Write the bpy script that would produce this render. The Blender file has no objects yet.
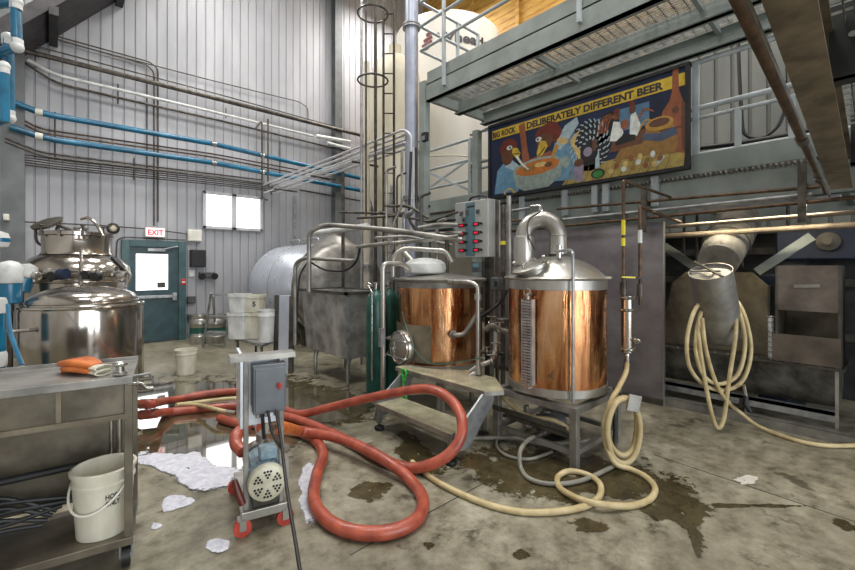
import bpy, bmesh, math, random
from mathutils import Vector, Matrix, Quaternion, noise
random.seed(7)
SC = bpy.context.scene
COL = SC.collection
R = math.radians
# ------------------------------------------------------------------ camera
FPX, HORIZ, EYE = 418.0, 268.0, 1.57
YAW = R(42.05)
S_, C_ = math.sin(YAW), math.cos(YAW)
cd = bpy.data.cameras.new('camera'); cam = bpy.data.objects.new('camera', cd); COL.objects.link(cam)
cam.location = (0, 0, EYE); cam.rotation_euler = (R(90), 0, -YAW)
cd.sensor_width = 36; cd.lens = 36 * FPX / 855; cd.shift_y = -17 / 855; cd.clip_start = .05; cd.clip_end = 200
SC.camera = cam
SC.view_settings.view_transform = 'Standard'; SC.view_settings.look = 'None'
SC.view_settings.exposure = 0.0; SC.view_settings.gamma = 1.0
SC.cycles.use_denoising = True
SC.cycles.max_bounces = 8; SC.cycles.glossy_bounces = 5; SC.cycles.diffuse_bounces = 4
SC.cycles.sample_clamp_indirect = 6
FW = Vector((S_, C_, 0)); RT = Vector((C_, -S_, 0))

def at(px, py, X=None, Y=None, Z=None, D=None):
    """a point of the place seen at px,py and lying on the given plane / at the given distance"""
    a = (px - 427.5) / FPX; b = (HORIZ - py) / FPX
    d = Vector((S_ + C_ * a, C_ - S_ * a, b)); c = Vector((0, 0, EYE))
    if X is not None: t = X / d.x
    elif Y is not None: t = Y / d.y
    elif Z is not None: t = (Z - EYE) / d.z
    else: t = D
    return c + d * t

# ------------------------------------------------------------------ materials
def lin(c):
    return tuple((x / 255 / 12.92) if x / 255 <= .04045 else ((x / 255 + .055) / 1.055) ** 2.4 for x in c) + (1,)
def nodes(name):
    m = bpy.data.materials.new(name); m.use_nodes = True
    nt = m.node_tree; b = nt.nodes['Principled BSDF']
    return m, nt, b
def ramp(nt, stops, fac):
    r = nt.nodes.new('ShaderNodeValToRGB'); e = r.color_ramp.elements
    while len(e) < len(stops): e.new(.5)
    for i, (p, c) in enumerate(stops):
        e[i].position = p; e[i].color = c if len(c) == 4 else lin(c)
    nt.links.new(fac, r.inputs['Fac']); return r
def noise_n(nt, scale, stretch=(1, 1, 1), detail=5, rough=.55, coord='Object', dist=0):
    tc = nt.nodes.new('ShaderNodeTexCoord'); mp = nt.nodes.new('ShaderNodeMapping'); n = nt.nodes.new('ShaderNodeTexNoise')
    mp.inputs['Scale'].default_value = stretch
    nt.links.new(tc.outputs[coord], mp.inputs['Vector']); nt.links.new(mp.outputs['Vector'], n.inputs['Vector'])
    n.inputs['Scale'].default_value = scale; n.inputs['Detail'].default_value = detail; n.inputs['Roughness'].default_value = rough
    n.inputs['Distortion'].default_value = dist
    return n
def pm(name, c1, c2=None, rough=.5, metal=0, scale=6, stretch=(1, 1, 1), bump=0.0, bscale=None, r2=None, coat=0, spec=None, lo=.35, hi=.65, bst=None):
    m, nt, b = nodes(name)
    c2 = c2 or c1
    n = noise_n(nt, scale, stretch)
    r = ramp(nt, [(lo, c1), (hi, c2)], n.outputs['Fac'])
    nt.links.new(r.outputs['Color'], b.inputs['Base Color'])
    b.inputs['Metallic'].default_value = metal; b.inputs['Roughness'].default_value = rough
    b.inputs['Coat Weight'].default_value = coat
    if spec is not None: b.inputs['Specular IOR Level'].default_value = spec
    if r2 is not None:
        mr = nt.nodes.new('ShaderNodeMapRange'); mr.inputs[3].default_value = rough; mr.inputs[4].default_value = r2
        mr.inputs[1].default_value = .35; mr.inputs[2].default_value = .65
        nt.links.new(n.outputs['Fac'], mr.inputs[0]); nt.links.new(mr.outputs[0], b.inputs['Roughness'])
    if bump:
        n2 = noise_n(nt, bscale or scale * 4, bst or stretch)
        bp = nt.nodes.new('ShaderNodeBump'); bp.inputs['Strength'].default_value = bump; bp.inputs['Distance'].default_value = .01
        nt.links.new(n2.outputs['Fac'], bp.inputs['Height']); nt.links.new(bp.outputs['Normal'], b.inputs['Normal'])
    return m
def em(name, col, s):
    m, nt, b = nodes(name)
    b.inputs['Base Color'].default_value = lin(col); b.inputs['Emission Color'].default_value = lin(col)
    b.inputs['Emission Strength'].default_value = s; b.inputs['Roughness'].default_value = .3
    return m

M = {}
M['steel'] = pm('brushed_steel', (196, 194, 188), (158, 156, 150), .28, .88, 5, (1, 1, .25), .05, 60, .42, bst=(1, 1, .05))
M['steel_dull'] = pm('dull_steel', (168, 166, 160), (116, 115, 110), .38, .72, 4, (1, 1, 1), .06, 40, .55)
M['steel_dark'] = pm('dark_steel', (104, 101, 94), (66, 64, 58), .42, .7, 4, (1, 1, 1), .06, 40, .6)
M['steel_mirror'] = pm('polished_steel', (196, 190, 182), (150, 142, 132), .12, .95, 3, (1, 1, .3), .05, 7, .22)
M['steel_clad'] = pm('bright_cladding', (226, 232, 242), (206, 212, 222), .26, .5, 2.5, (1, 1, 1), 0, 4, .34)
M['sheet'] = pm('stainless_sheet', (160, 155, 158), (122, 117, 120), .4, .7, 1.8, (1, 1, 1.4), .04, 30, .55)
M['plate_warm'] = pm('stained_steel_plate', (138, 129, 110), (92, 85, 72), .5, .5, 3, (1, 1, 1), .05, 20, .65)
M['trough'] = pm('weathered_trough', (104, 104, 96), (58, 57, 51), .55, .5, 6, (1, 1, 1), .15, 30, .7)
M['rust_pipe'] = pm('oxidised_pipe', (108, 84, 64), (66, 56, 46), .45, .6, 14, (1, 1, 1), .1, 60)
M['dark_pipe'] = pm('dark_pipe', (96, 90, 82), (56, 52, 47), .45, .5, 10, (1, 1, 1), .05, 60)
M['galv'] = pm('galvanised', (176, 178, 180), (138, 140, 142), .42, .7, 9, (1, 1, 1), .03, 60)
M['gray_paint'] = pm('grey_green_paint', (140, 148, 144), (118, 126, 122), .45, 0, 3, (1, 1, 1), .04, 30)
M['rail_paint'] = pm('pale_rail_paint', (172, 180, 182), (146, 154, 156), .4, 0, 4, (1, 1, 1), .03, 40)
M['beam_brown'] = pm('grey_brown_beam', (128, 116, 98), (92, 82, 68), .55, 0, 8, (1, 1, 1), .08, 40)
M['grating'] = pm('grating_steel', (150, 152, 148), (108, 110, 106), .45, .5, 12)
M['black_steel'] = pm('black_steel', (52, 54, 54), (34, 35, 36), .5, .2, 6, (1, 1, 1), .04, 30)
M['black'] = pm('black_rubber', (30, 30, 32), (20, 20, 22), .5, 0, 10)
M['white_pl'] = pm('white_plastic', (228, 226, 216), (208, 206, 194), .4, 0, 5)
M['bucket'] = pm('bucket_plastic', (222, 219, 204), (196, 192, 172), .38, 0, 7, (1, 1, .4))
M['white_cloud'] = pm('cloudy_plastic', (222, 224, 222), (190, 193, 192), .35, 0, 6)
M['blue'] = pm('blue_pipe', (18, 112, 148), (8, 80, 110), .3, 0, 4, (1, 1, 1), coat=.3)
M['blue_dark'] = pm('navy_machine', (26, 40, 66), (16, 26, 46), .5, 0, 5)
M['hose_red'] = pm('red_hose', (172, 84, 62), (132, 58, 44), .4, 0, 9, (1, 1, 1), .05, 30, coat=.15)
M['hose_beige'] = pm('beige_hose', (200, 184, 142), (168, 150, 108), .45, 0, 9, (1, 1, 1), .04, 30)
M['hose_gray'] = pm('grey_hose', (140, 138, 126), (110, 108, 98), .4, 0, 9)
M['orange'] = pm('orange_rubber', (206, 116, 54), (168, 84, 38), .5, 0, 12)
M['door'] = pm('teal_door', (50, 78, 84), (38, 60, 66), .4, 0, 5)
M['door_lite'] = pm('teal_frame', (66, 96, 98), (48, 76, 80), .4, 0, 5)
M['green_cyl'] = pm('green_cylinder', (36, 96, 84), (24, 70, 62), .35, 0, 6)
M['green'] = pm('green_tool', (48, 190, 62), (34, 160, 48), .4, 0, 6)
M['red'] = pm('red_plastic', (190, 44, 40), (160, 34, 32), .4)
M['red_brown'] = pm('red_brown_grip', (96, 40, 32), (66, 28, 24), .4)
M['red_wheel'] = pm('red_caster_wheel', (196, 76, 60), (158, 54, 42), .4)
M['box_gray'] = pm('grey_control_box', (108, 114, 120), (90, 96, 102), .4, .1, 4)
M['cream'] = pm('cream_silo', (214, 208, 190), (186, 176, 152), .5, 0, 2.2, (1, 1, .35), .02, 10)
M['white_tank'] = pm('off_white_tank', (226, 222, 212), (210, 205, 194), .4, 0, 1.2, (1, 1, .5))
M['ink'] = pm('black_ink', (44, 42, 46), (34, 32, 36), .5)
M['maroon'] = pm('maroon_ink', (120, 40, 44), (96, 30, 34), .5)
M['yellow'] = pm('yellow_tape', (222, 210, 40), (206, 190, 30), .4)
M['duct'] = pm('blue_grey_duct', (176, 182, 198), (152, 158, 174), .35, .3, 3)
M['soffit'] = pm('dark_roof_steel', (70, 68, 70), (48, 46, 48), .6, .1, 5)
M['silver_paint'] = pm('silver_fitting', (200, 200, 196), (160, 160, 156), .25, 1, 9)
M['blue_gray_motor'] = pm('motor_paint', (150, 172, 184), (116, 138, 150), .4, .2, 14, lo=.42, hi=.58)
M['cover_cream'] = pm('fan_cover', (206, 204, 184), (176, 174, 152), .4, .1, 10)
M['gauge'] = pm('instrument_grey', (88, 92, 94), (60, 62, 64), .4)
M['panel_blue'] = pm('panel_blue_stripe', (108, 136, 146), (96, 124, 134), .35, .3, 4)
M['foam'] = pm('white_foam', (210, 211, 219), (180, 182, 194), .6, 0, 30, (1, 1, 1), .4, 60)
M['panel_steel'] = pm('cabinet_steel', (184, 186, 184), (166, 168, 166), .4, .35, 3)
M['trolley_steel'] = pm('stained_trolley_steel', (124, 117, 102), (86, 81, 70), .4, .5, 5, (1, 1, 1), .05, 30)
M['vat'] = pm('mottled_vat_steel', (192, 191, 188), (132, 131, 128), .34, .4, 4.5, (1, 1, 1), .1, 20, .5)
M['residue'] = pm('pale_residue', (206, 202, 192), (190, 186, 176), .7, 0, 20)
M['panel_white'] = pm('bright_aluminium', (216, 224, 238), (196, 204, 220), .35, .3, 3)
M['hopper_steel'] = pm('hopper_steel', (122, 112, 104), (90, 82, 75), .45, .5, 4, (1, 1, 1), .04, 30)
M['col_dark'] = pm('column_grey', (112, 116, 118), (92, 96, 98), .5, 0, 3)
M['bright_tube'] = pm('bright_tube', (206, 206, 208), (184, 184, 186), .4, .3, 6)
M['frame_white'] = pm('window_frame_grey', (200, 200, 204), (180, 180, 184), .45, 0, 4)
M['timber'] = pm('yellow_timber', (214, 170, 84), (176, 130, 58), .6, 0, 2, (1, 1, 6), .03, 20)
M['pane'] = em('daylit_pane', (255, 255, 255), 2.6)
M['exit_face'] = em('exit_sign_face', (255, 226, 226), .7)
M['exit_red'] = em('exit_letter', (226, 30, 50), .8)
M['led'] = em('red_led', (220, 30, 60), .7)
M['lcd'] = pm('lcd_teal', (110, 150, 160), (96, 136, 148), .3)
M['lamp'] = em('glowing_lens', (255, 250, 240), 6)

# copper: tall streaks are patina plus dark and gold reflections painted into the colour
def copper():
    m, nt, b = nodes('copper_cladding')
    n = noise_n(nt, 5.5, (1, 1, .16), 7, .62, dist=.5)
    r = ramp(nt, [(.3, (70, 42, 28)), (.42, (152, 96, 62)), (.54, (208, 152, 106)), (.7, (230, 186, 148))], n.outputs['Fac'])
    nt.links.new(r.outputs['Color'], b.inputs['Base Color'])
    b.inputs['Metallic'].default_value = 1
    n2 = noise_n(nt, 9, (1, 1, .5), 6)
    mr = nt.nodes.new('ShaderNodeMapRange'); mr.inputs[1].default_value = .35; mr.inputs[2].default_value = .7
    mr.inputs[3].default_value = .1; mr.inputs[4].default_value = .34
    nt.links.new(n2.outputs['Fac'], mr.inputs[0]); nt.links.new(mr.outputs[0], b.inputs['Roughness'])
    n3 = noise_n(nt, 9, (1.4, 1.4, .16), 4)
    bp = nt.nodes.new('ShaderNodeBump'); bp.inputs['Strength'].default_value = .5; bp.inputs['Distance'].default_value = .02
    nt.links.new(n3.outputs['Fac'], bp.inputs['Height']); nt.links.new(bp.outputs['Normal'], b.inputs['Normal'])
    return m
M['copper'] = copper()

def concrete(name, dark=0.0, wet=False):
    m, nt, b = nodes(name)
    L = nt.links
    n1 = noise_n(nt, .9, (1, 1, 1), 8, .6); n2 = noise_n(nt, 7, (1, 1, 1), 8, .7); n3 = noise_n(nt, 45, (1, 1, 1), 3, .6)
    r1 = ramp(nt, [(.3, (124, 120, 105)), (.5, (156, 152, 136)), (.7, (184, 181, 166))], n1.outputs['Fac'])
    r2 = ramp(nt, [(.32, (138, 135, 124)), (.5, (208, 205, 196)), (.68, (246, 244, 238))], n2.outputs['Fac'])
    mx = nt.nodes.new('ShaderNodeMix'); mx.data_type = 'RGBA'; mx.blend_type = 'MULTIPLY'; mx.inputs[0].default_value = 1
    L.new(r1.outputs['Color'], mx.inputs[6]); L.new(r2.outputs['Color'], mx.inputs[7])
    out = mx.outputs[2]
    # small dark water spots and grime splashes
    v = noise_n(nt, 3.1, (1, 1, 1), 9, .68, dist=.3)
    sp = ramp(nt, [(.60, (255, 255, 255)), (.66, (118, 112, 96))], v.outputs['Fac'])
    mx2 = nt.nodes.new('ShaderNodeMix'); mx2.data_type = 'RGBA'; mx2.blend_type = 'MULTIPLY'; mx2.inputs[0].default_value = .8
    L.new(out, mx2.inputs[6]); L.new(sp.outputs['Color'], mx2.inputs[7]); out = mx2.outputs[2]
    if wet:
        mx3 = nt.nodes.new('ShaderNodeMix'); mx3.data_type = 'RGBA'; mx3.blend_type = 'MULTIPLY'; mx3.inputs[0].default_value = 1
        mx3.inputs[7].default_value = lin(dark); L.new(out, mx3.inputs[6]); out = mx3.outputs[2]
    L.new(out, b.inputs['Base Color'])
    bp = nt.nodes.new('ShaderNodeBump'); bp.inputs['Strength'].default_value = .12 if not wet else .0; bp.inputs['Distance'].default_value = .01
    L.new(n3.outputs['Fac'], bp.inputs['Height']); L.new(bp.outputs['Normal'], b.inputs['Normal'])
    b.inputs['Roughness'].default_value = .42
    if wet:
        b.inputs['Roughness'].default_value = .06 if wet == 'pool' else .25
        b.inputs['Specular IOR Level'].default_value = .9 if wet == 'pool' else .4
        if wet == 'pool': b.inputs['Coat Weight'].default_value = 1; b.inputs['Coat Roughness'].default_value = .02; b.inputs['Coat IOR'].default_value = 1.7
    else:
        mr = nt.nodes.new('ShaderNodeMapRange'); mr.inputs[1].default_value = .3; mr.inputs[2].default_value = .7
        mr.inputs[3].default_value = .3; mr.inputs[4].default_value = .62
        L.new(n2.outputs['Fac'], mr.inputs[0]); L.new(mr.outputs[0], b.inputs['Roughness'])
    return m
def alpha_edge(m, thr):
    '''ragged outline: solid inside, breaking up where the spill thins out'''
    nt = m.node_tree; b = nt.nodes['Principled BSDF']; at_ = nt.nodes.new('ShaderNodeAttribute'); at_.attribute_name = 'inside'
    n = noise_n(nt, 4.5, (1, 1, 1), 10, .74); ad = nt.nodes.new('ShaderNodeMath'); ad.operation = 'ADD'
    nt.links.new(at_.outputs['Fac'], ad.inputs[0]); nt.links.new(n.outputs['Fac'], ad.inputs[1])
    mr = nt.nodes.new('ShaderNodeMapRange'); mr.inputs[1].default_value = thr + .38; mr.inputs[2].default_value = thr + .44
    nt.links.new(ad.outputs[0], mr.inputs[0]); nt.links.new(mr.outputs[0], b.inputs['Alpha'])
M['floor'] = concrete('concrete_floor')
M['wet'] = concrete('wet_concrete', (140, 131, 106), 'damp')
alpha_edge(M['wet'], .34)
M['pool'] = concrete('pooled_water', (168, 162, 146), 'pool')
alpha_edge(M['pool'], .2)
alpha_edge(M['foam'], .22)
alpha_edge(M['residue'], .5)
M['wall'] = pm('liner_panel', (176, 177, 182), (154, 156, 161), .5, .15, 1.3, (1, 1, .35), .02, 8)
M['wall_g'] = pm('grey_liner_panel', (104, 106, 100), (84, 86, 81), .5, .1, 1.3, (1, 1, .35), .02, 8)
M['wall_d'] = pm('pale_wall', (196, 196, 194), (178, 178, 176), .6, 0, 1.3)
M['tread'] = pm('checker_tread', (184, 178, 150), (148, 142, 116), .45, .3, 8)

# ------------------------------------------------------------------ mesh helpers
class MB:
    def __init__(s): s.b = bmesh.new(); s.mi = 0
    def _tag(s, faces):
        for f in faces: f.material_index = s.mi
    def box(s, c, d, rot=None):
        r = bmesh.ops.create_cube(s.b, size=1)['verts']
        m = Matrix.Translation(Vector(c)) @ (rot.to_4x4() if rot else Matrix.Identity(4)) @ Matrix.Diagonal((d[0], d[1], d[2], 1))
        bmesh.ops.transform(s.b, matrix=m, verts=r)
        s._tag({f for v in r for f in v.link_faces}); return s
    def bb(s, x0, x1, y0, y1, z0, z1):
        return s.box(((x0 + x1) / 2, (y0 + y1) / 2, (z0 + z1) / 2), (abs(x1 - x0), abs(y1 - y0), abs(z1 - z0)))
    def beam(s, p, q, w, h, up=(0, 0, 1)):
        p, q = Vector(p), Vector(q); d = q - p; l = d.length; d.normalize(); u = Vector(up)
        x = d.cross(u)
        if x.length < 1e-4: x = d.cross(Vector((1, 0, 0)))
        x.normalize(); z = x.cross(d); rot = Matrix((x, d, z)).transposed()
        return s.box((p + q) / 2, (w, l, h), rot)
    def ring_loft(s, rings, closed=False, caps=True):
        vs = [[s.b.verts.new(p) for p in ring] for ring in rings]; n = len(rings[0]); fs = []
        K = len(vs) if closed else len(vs) - 1
        for i in range(K):
            a, c = vs[i], vs[(i + 1) % len(vs)]
            for j in range(n): fs.append(s.b.faces.new((a[j], a[(j + 1) % n], c[(j + 1) % n], c[j])))
        if caps and not closed:
            fs.append(s.b.faces.new(vs[0][::-1])); fs.append(s.b.faces.new(vs[-1]))
        s._tag(fs); return s
    def tube(s, pts, r, n=10, smooth=0, closed=False):
        P = [Vector(p) for p in pts]
        if smooth: P = catmull(P, smooth, closed)
        rr = r if isinstance(r, (list, tuple)) else [r] * len(P)
        if len(rr) != len(P): rr = [rr[0] + (rr[-1] - rr[0]) * i / (len(P) - 1) for i in range(len(P))]
        rings = []; nrm = None
        for i, p in enumerate(P):
            a = P[i - 1] if (i or closed) else P[0]; c = P[(i + 1) % len(P)] if (i < len(P) - 1 or closed) else P[-1]
            t = (c - a).normalized()
            if nrm is None:
                nrm = t.cross(Vector((0, 0, 1)))
                if nrm.length < .1: nrm = t.cross(Vector((1, 0, 0)))
            nrm = (nrm - t * nrm.dot(t))
            if nrm.length < 1e-5: nrm = t.cross(Vector((0, 1, 0)))
            nrm.normalize(); bn = t.cross(nrm)
            sc = 1.0
            if 0 < i < len(P) - 1:
                d1 = (P[i] - P[i - 1]).normalized(); d2 = (P[i + 1] - P[i]).normalized()
                sc = 1 / max(.6, math.cos(d1.angle(d2) / 2)) if d1.length and d2.length else 1
            rings.append([p + (nrm * math.cos(2 * math.pi * k / n) + bn * math.sin(2 * math.pi * k / n)) * rr[i] * (sc if sc < 1.2 else 1.2) for k in range(n)])
        return s.ring_loft(rings, closed)
    def pipe(s, pts, r, bend=None, n=10):
        return s.tube(fillet([Vector(p) for p in pts], bend if bend is not None else r * 3.2), r, n)
    def cyl(s, p, q, r, r2=None, n=24): return s.tube([p, q], [r, r if r2 is None else r2], n)
    def lathe(s, prof, c=(0, 0, 0), axis=(0, 0, 1), n=40, caps=True):
        """prof: (radius, height along the axis)"""
        q = Vector((0, 0, 1)).rotation_difference(Vector(axis).normalized()); c = Vector(c)
        rings = [[c + q @ Vector((max(r, .0004) * math.cos(2 * math.pi * k / n), max(r, .0004) * math.sin(2 * math.pi * k / n), h)) for k in range(n)] for r, h in prof]
        return s.ring_loft(rings, caps=caps)
    def ell(s, c, d, rot=None, seg=16):
        r = bmesh.ops.create_uvsphere(s.b, u_segments=seg, v_segments=seg // 2, radius=.5)['verts']
        m = Matrix.Translation(Vector(c)) @ (rot.to_4x4() if rot else Matrix.Identity(4)) @ Matrix.Diagonal((d[0], d[1], d[2], 1))
        bmesh.ops.transform(s.b, matrix=m, verts=r); s._tag({f for v in r for f in v.link_faces}); return s
    def torus(s, c, R_, r, axis=(0, 0, 1), n=28, m=8):
        q = Vector((0, 0, 1)).rotation_difference(Vector(axis).normalized()); c = Vector(c)
        return s.tube([c + q @ Vector((R_ * math.cos(2 * math.pi * k / n), R_ * math.sin(2 * math.pi * k / n), 0)) for k in range(n)], r, m, closed=True)
    def poly(s, pts, ext=None):
        """flat outline; ext = a vector that gives it thickness"""
        vs = [s.b.verts.new(p) for p in pts]; f = s.b.faces.new(vs); fs = [f]
        if ext is not None:
            e = Vector(ext); v2 = [s.b.verts.new(Vector(p) + e) for p in pts]
            fs.append(s.b.faces.new(v2[::-1])); n = len(vs)
            for i in range(n): fs.append(s.b.faces.new((vs[(i + 1) % n], vs[i], v2[i], v2[(i + 1) % n])))
        s._tag(fs); return s
    def text(s, body, origin, ux, uy, height, depth=.002, align='LEFT', bold=0, fit=None):
        """flat lettering: ux = reading direction, uy = up; fit = total length"""
        cu = bpy.data.curves.new('t', 'FONT'); cu.body = body; cu.size = 1; cu.extrude = 0; cu.align_x = align; cu.offset = bold; cu.resolution_u = 3
        ob = bpy.data.objects.new('t', cu); COL.objects.link(ob)
        dg = bpy.context.evaluated_depsgraph_get(); me = bpy.data.meshes.new_from_object(ob.evaluated_get(dg))
        bpy.data.objects.remove(ob)
        xs = [v.co.x for v in me.vertices]; ux = Vector(ux).normalized(); uy = Vector(uy).normalized(); o = Vector(origin)
        kx = height / .72
        if fit: kx = fit / (max(xs) - min(xs))
        ky = height / .72
        base = len(s.b.verts); s.b.verts.ensure_lookup_table()
        vv = [s.b.verts.new(o + ux * (v.co.x * kx) + uy * (v.co.y * ky)) for v in me.vertices]
        fs = []
        for p in me.polygons:
            try: fs.append(s.b.faces.new([vv[i] for i in p.vertices]))
            except ValueError: pass
        s._tag(fs); bpy.data.meshes.remove(me); return s
    def build(s, name, mat, parent=None, smooth=40, bevel=0, local=False, fixn=True):
        if fixn: bmesh.ops.recalc_face_normals(s.b, faces=s.b.faces)
        me = bpy.data.meshes.new(name); s.b.to_mesh(me); s.b.free()
        for m in (mat if isinstance(mat, (list, tuple)) else [mat]): me.materials.append(m if not isinstance(m, str) else M[m])
        if smooth:
            me.polygons.foreach_set('use_smooth', [True] * len(me.polygons)); me.set_sharp_from_angle(angle=R(smooth))
        o = bpy.data.objects.new(name, me); COL.objects.link(o)
        if bevel:
            bv = o.modifiers.new('edge', 'BEVEL'); bv.width = bevel; bv.segments = 2; bv.limit_method = 'ANGLE'; bv.angle_limit = R(50)
        if parent:
            o.parent = parent
            if not local:
                top = parent
                while top.parent: top = top.parent
                if parent is top: o.matrix_parent_inverse = parent_mat(parent).inverted()
                else: o.matrix_parent_inverse = (parent.matrix_parent_inverse.inverted() @ parent_mat(top).inverted()) if False else Matrix.Identity(4)
        return o
def parent_mat(o): return Matrix.Translation(o.location) @ o.rotation_euler.to_matrix().to_4x4()
def catmull(P, k, closed=False):
    out = []; n = len(P)
    for i in range(n if closed else n - 1):
        p0 = P[(i - 1) % n] if (i or closed) else P[0] * 2 - P[1]
        p1, p2 = P[i], P[(i + 1) % n]
        p3 = P[(i + 2) % n] if (i + 2 < n or closed) else P[-1] * 2 - P[-2]
        for j in range(k):
            t = j / k
            out.append(.5 * ((2 * p1) + (p2 - p0) * t + (2 * p0 - 5 * p1 + 4 * p2 - p3) * t * t + (3 * p1 - p0 - 3 * p2 + p3) * t ** 3))
    if not closed: out.append(P[-1])
    return out
def fillet(P, r, k=5):
    out = [P[0]]
    for i in range(1, len(P) - 1):
        a, b, c = P[i - 1], P[i], P[i + 1]; u, v = (a - b), (c - b)
        rr = min(r, u.length * .45, v.length * .45)
        if u.length < 1e-5 or v.length < 1e-5: continue
        s, e = b + u.normalized() * rr, b + v.normalized() * rr
        for j in range(k + 1):
            t = j / k; out.append(s * (1 - t) ** 2 + b * 2 * t * (1 - t) + e * t * t)
    out.append(P[-1]); return out
def tag(o, label, cat, group=None, kind=None):
    o['label'] = label; o['category'] = cat
    if group: o['group'] = group
    if kind: o['kind'] = kind
    return o
def T(name, label, cat, loc=(0, 0, 0), rz=0, group=None):
    o = bpy.data.objects.new(name, None); COL.objects.link(o); o.empty_display_size = .1
    o.location = loc; o.rotation_euler = (0, 0, rz); return tag(o, label, cat, group)
def struct(o): o['kind'] = 'structure'; return o
def dup(root, loc, label, rz=None):
    r = root.copy(); COL.objects.link(r); r.location = loc; r['label'] = label
    if rz is not None: r.rotation_euler = (0, 0, rz)
    for ch in root.children:
        c = ch.copy(); COL.objects.link(c); c.parent = r
        for g in ch.children:
            d = g.copy(); COL.objects.link(d); d.parent = c
    return r
LP = dict(rear_fill=460, strip=15, bay=190, k=[1,1.2,1,1.2,1,1,1.2,.5])
# ================================================================== THE SETTING
YW = 10.5       # liner wall with the door
XW = 9.3        # far wall behind the silos
# floor
m = MB(); m.bb(-4, 12, -7, YW + .2, -.2, 0); struct(m.build('floor', 'floor', smooth=0))
def ribbed(name, mat, p0, ux, length, z0, z1, nrm, pitch=.19, groove=.022, dep=.02):
    m = MB(); ux = Vector(ux); nrm = Vector(nrm); p0 = Vector(p0); prof = []; t = 0
    while t < length:
        prof += [(t, 0), (t + pitch - groove - .012, 0), (t + pitch - groove, -dep), (t + pitch - .012, -dep)]; t += pitch
    prof += [(t, 0), (t, -.14), (0, -.14)]
    a = [p0 + ux * x + nrm * d + Vector((0, 0, z0)) for x, d in prof]
    m.poly(a, (0, 0, z1 - z0)); return struct(m.build(name, mat, smooth=0))
ribbed('wall_left', 'wall', (-4, YW, 0), (1, 0, 0), 16, 0, 10.5, (0, -1, 0))
ribbed('wall_right', 'wall_g', (XW, YW, 0), (0, -1, 0), 17.5, 0, 5.9, (-1, 0, 0), .26, .05, .035)
m = MB()
for k in range(24): m.bb(XW, XW + .12, -7, YW, 5.9 + k * .19, 5.9 + k * .19 + .18)
for y in (8.2, 6.6, 5.0, 3.4, 1.8): m.bb(XW - .1, XW, y, y + .12, 5.9, 10.4)
struct(m.build('wall_upper', 'timber', smooth=0))
m = MB(); m.bb(-4.1, -4, -7, YW, 0, 10.5); struct(m.build('wall_far_left', 'wall_d', smooth=0))
m = MB(); m.bb(-4, -2.5, -7.1, -7, 0, 10.5); m.bb(5.5, 12, -7.1, -7, 0, 10.5); m.bb(-2.5, 5.5, -7.1, -7, 5.0, 10.5)
struct(m.build('wall_rear', 'wall_d', smooth=0))
m = MB(); m.bb(-4.1, 12, -7.1, YW + .1, 10.5, 10.6); struct(m.build('ceiling', 'wall_d', smooth=0))
# sloping roof steel by the eave
m = MB(); y0, y1 = 9.2, YW
m.poly([(-4, y0, 4.7), (-.95, y0, 4.7), (2.4, y0, 8.6), (2.4, y0, 8.8), (-1.05, y0, 4.9), (-4, y0, 4.9)], (0, y1 - y0 - .01, 0))
for t in (0, .33, .66): m.beam((-.95 + t * 3, 9.15, 4.62 + t * 3.5), (-.95 + t * 3, YW - .02, 4.62 + t * 3.5), .12, .14)
struct(m.build('trim_1', 'soffit', smooth=0))
# building columns
def column(name, x, y, mat, w=.2, z=10.5):
    m = MB(); m.bb(x - w / 2, x + w / 2, y - .1, y - .085, 0, z); m.bb(x - w / 2, x + w / 2, y + .085, y + .1, 0, z); m.bb(x - .01, x + .01, y - .085, y + .085, 0, z)
    return struct(m.build(name, mat, smooth=0))
p = at(337, 200, Y=10.33); column('trim_2', p.x, 10.33, 'col_dark', .22)
p = at(13, 200, Y=10.3); column('trim_3', p.x, 10.3, 'col_dark', .3)
m = MB(); m.bb(1.95, XW, YW - .03, YW - .002, 0, .12); m.bb(-4, .95, YW - .03, YW - .002, 0, .12); struct(m.build('baseboard_left', 'gray_paint', smooth=0))
# door
dl, dr = at(129.5, 300, Y=10.45).x, at(178, 300, Y=10.45).x; dt = at(150, 247, Y=10.45).z
m = MB(); w = .14
m.bb(dl - w, dl, 10.38, YW, 0, dt + w); m.bb(dr, dr + w, 10.38, YW, 0, dt + w); m.bb(dl, dr, 10.38, YW, dt, dt + w)
door = struct(m.build('door_1', 'door_lite', smooth=0, bevel=.008))
m = MB(); gz0, gz1 = at(150, 290, Y=10.42).z, at(150, 254, Y=10.42).z; gl, gr = at(136, 270, Y=10.42).x, at(168, 270, Y=10.42).x
m.bb(dl, gl, 10.42, 10.46, .02, dt); m.bb(gr, dr, 10.42, 10.46, .02, dt); m.bb(gl, gr, 10.42, 10.46, .02, gz0); m.bb(gl, gr, 10.42, 10.46, gz1, dt)
leaf = m.build('door_leaf', 'door', door, smooth=0)
m = MB(); m.bb(gl, gr, 10.435, 10.445, gz0, gz1); m.build('door_glass', 'pane', leaf, smooth=0)
m = MB(); zb = at(150, 297, Y=10.38).z; m.bb(dl + .05, dr - .05, 10.36, 10.39, zb - .03, zb + .03); m.bb(dl + .05, dl + .1, 10.36, 10.42, zb - .05, zb + .05); m.bb(dr - .12, dr - .04, 10.35, 10.42, zb - .09, zb + .07)
m.build('panic_bar', 'galv', leaf, bevel=.006)
m = MB(); m.bb(gr - .2, gr - .05, 10.405, 10.42, gz0 + .04, gz0 + .16); m.build('door_sticker', 'dark_pipe', leaf, smooth=0)
m = MB(); m.bb(dl + .3, dl + .62, 10.36, 10.42, dt - .09, dt - .03); m.beam((dl + .55, 10.36, dt - .05), (dl + .85, 10.33, dt + .03), .02, .02); m.build('door_closer', 'galv', leaf, bevel=.004)
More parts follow.
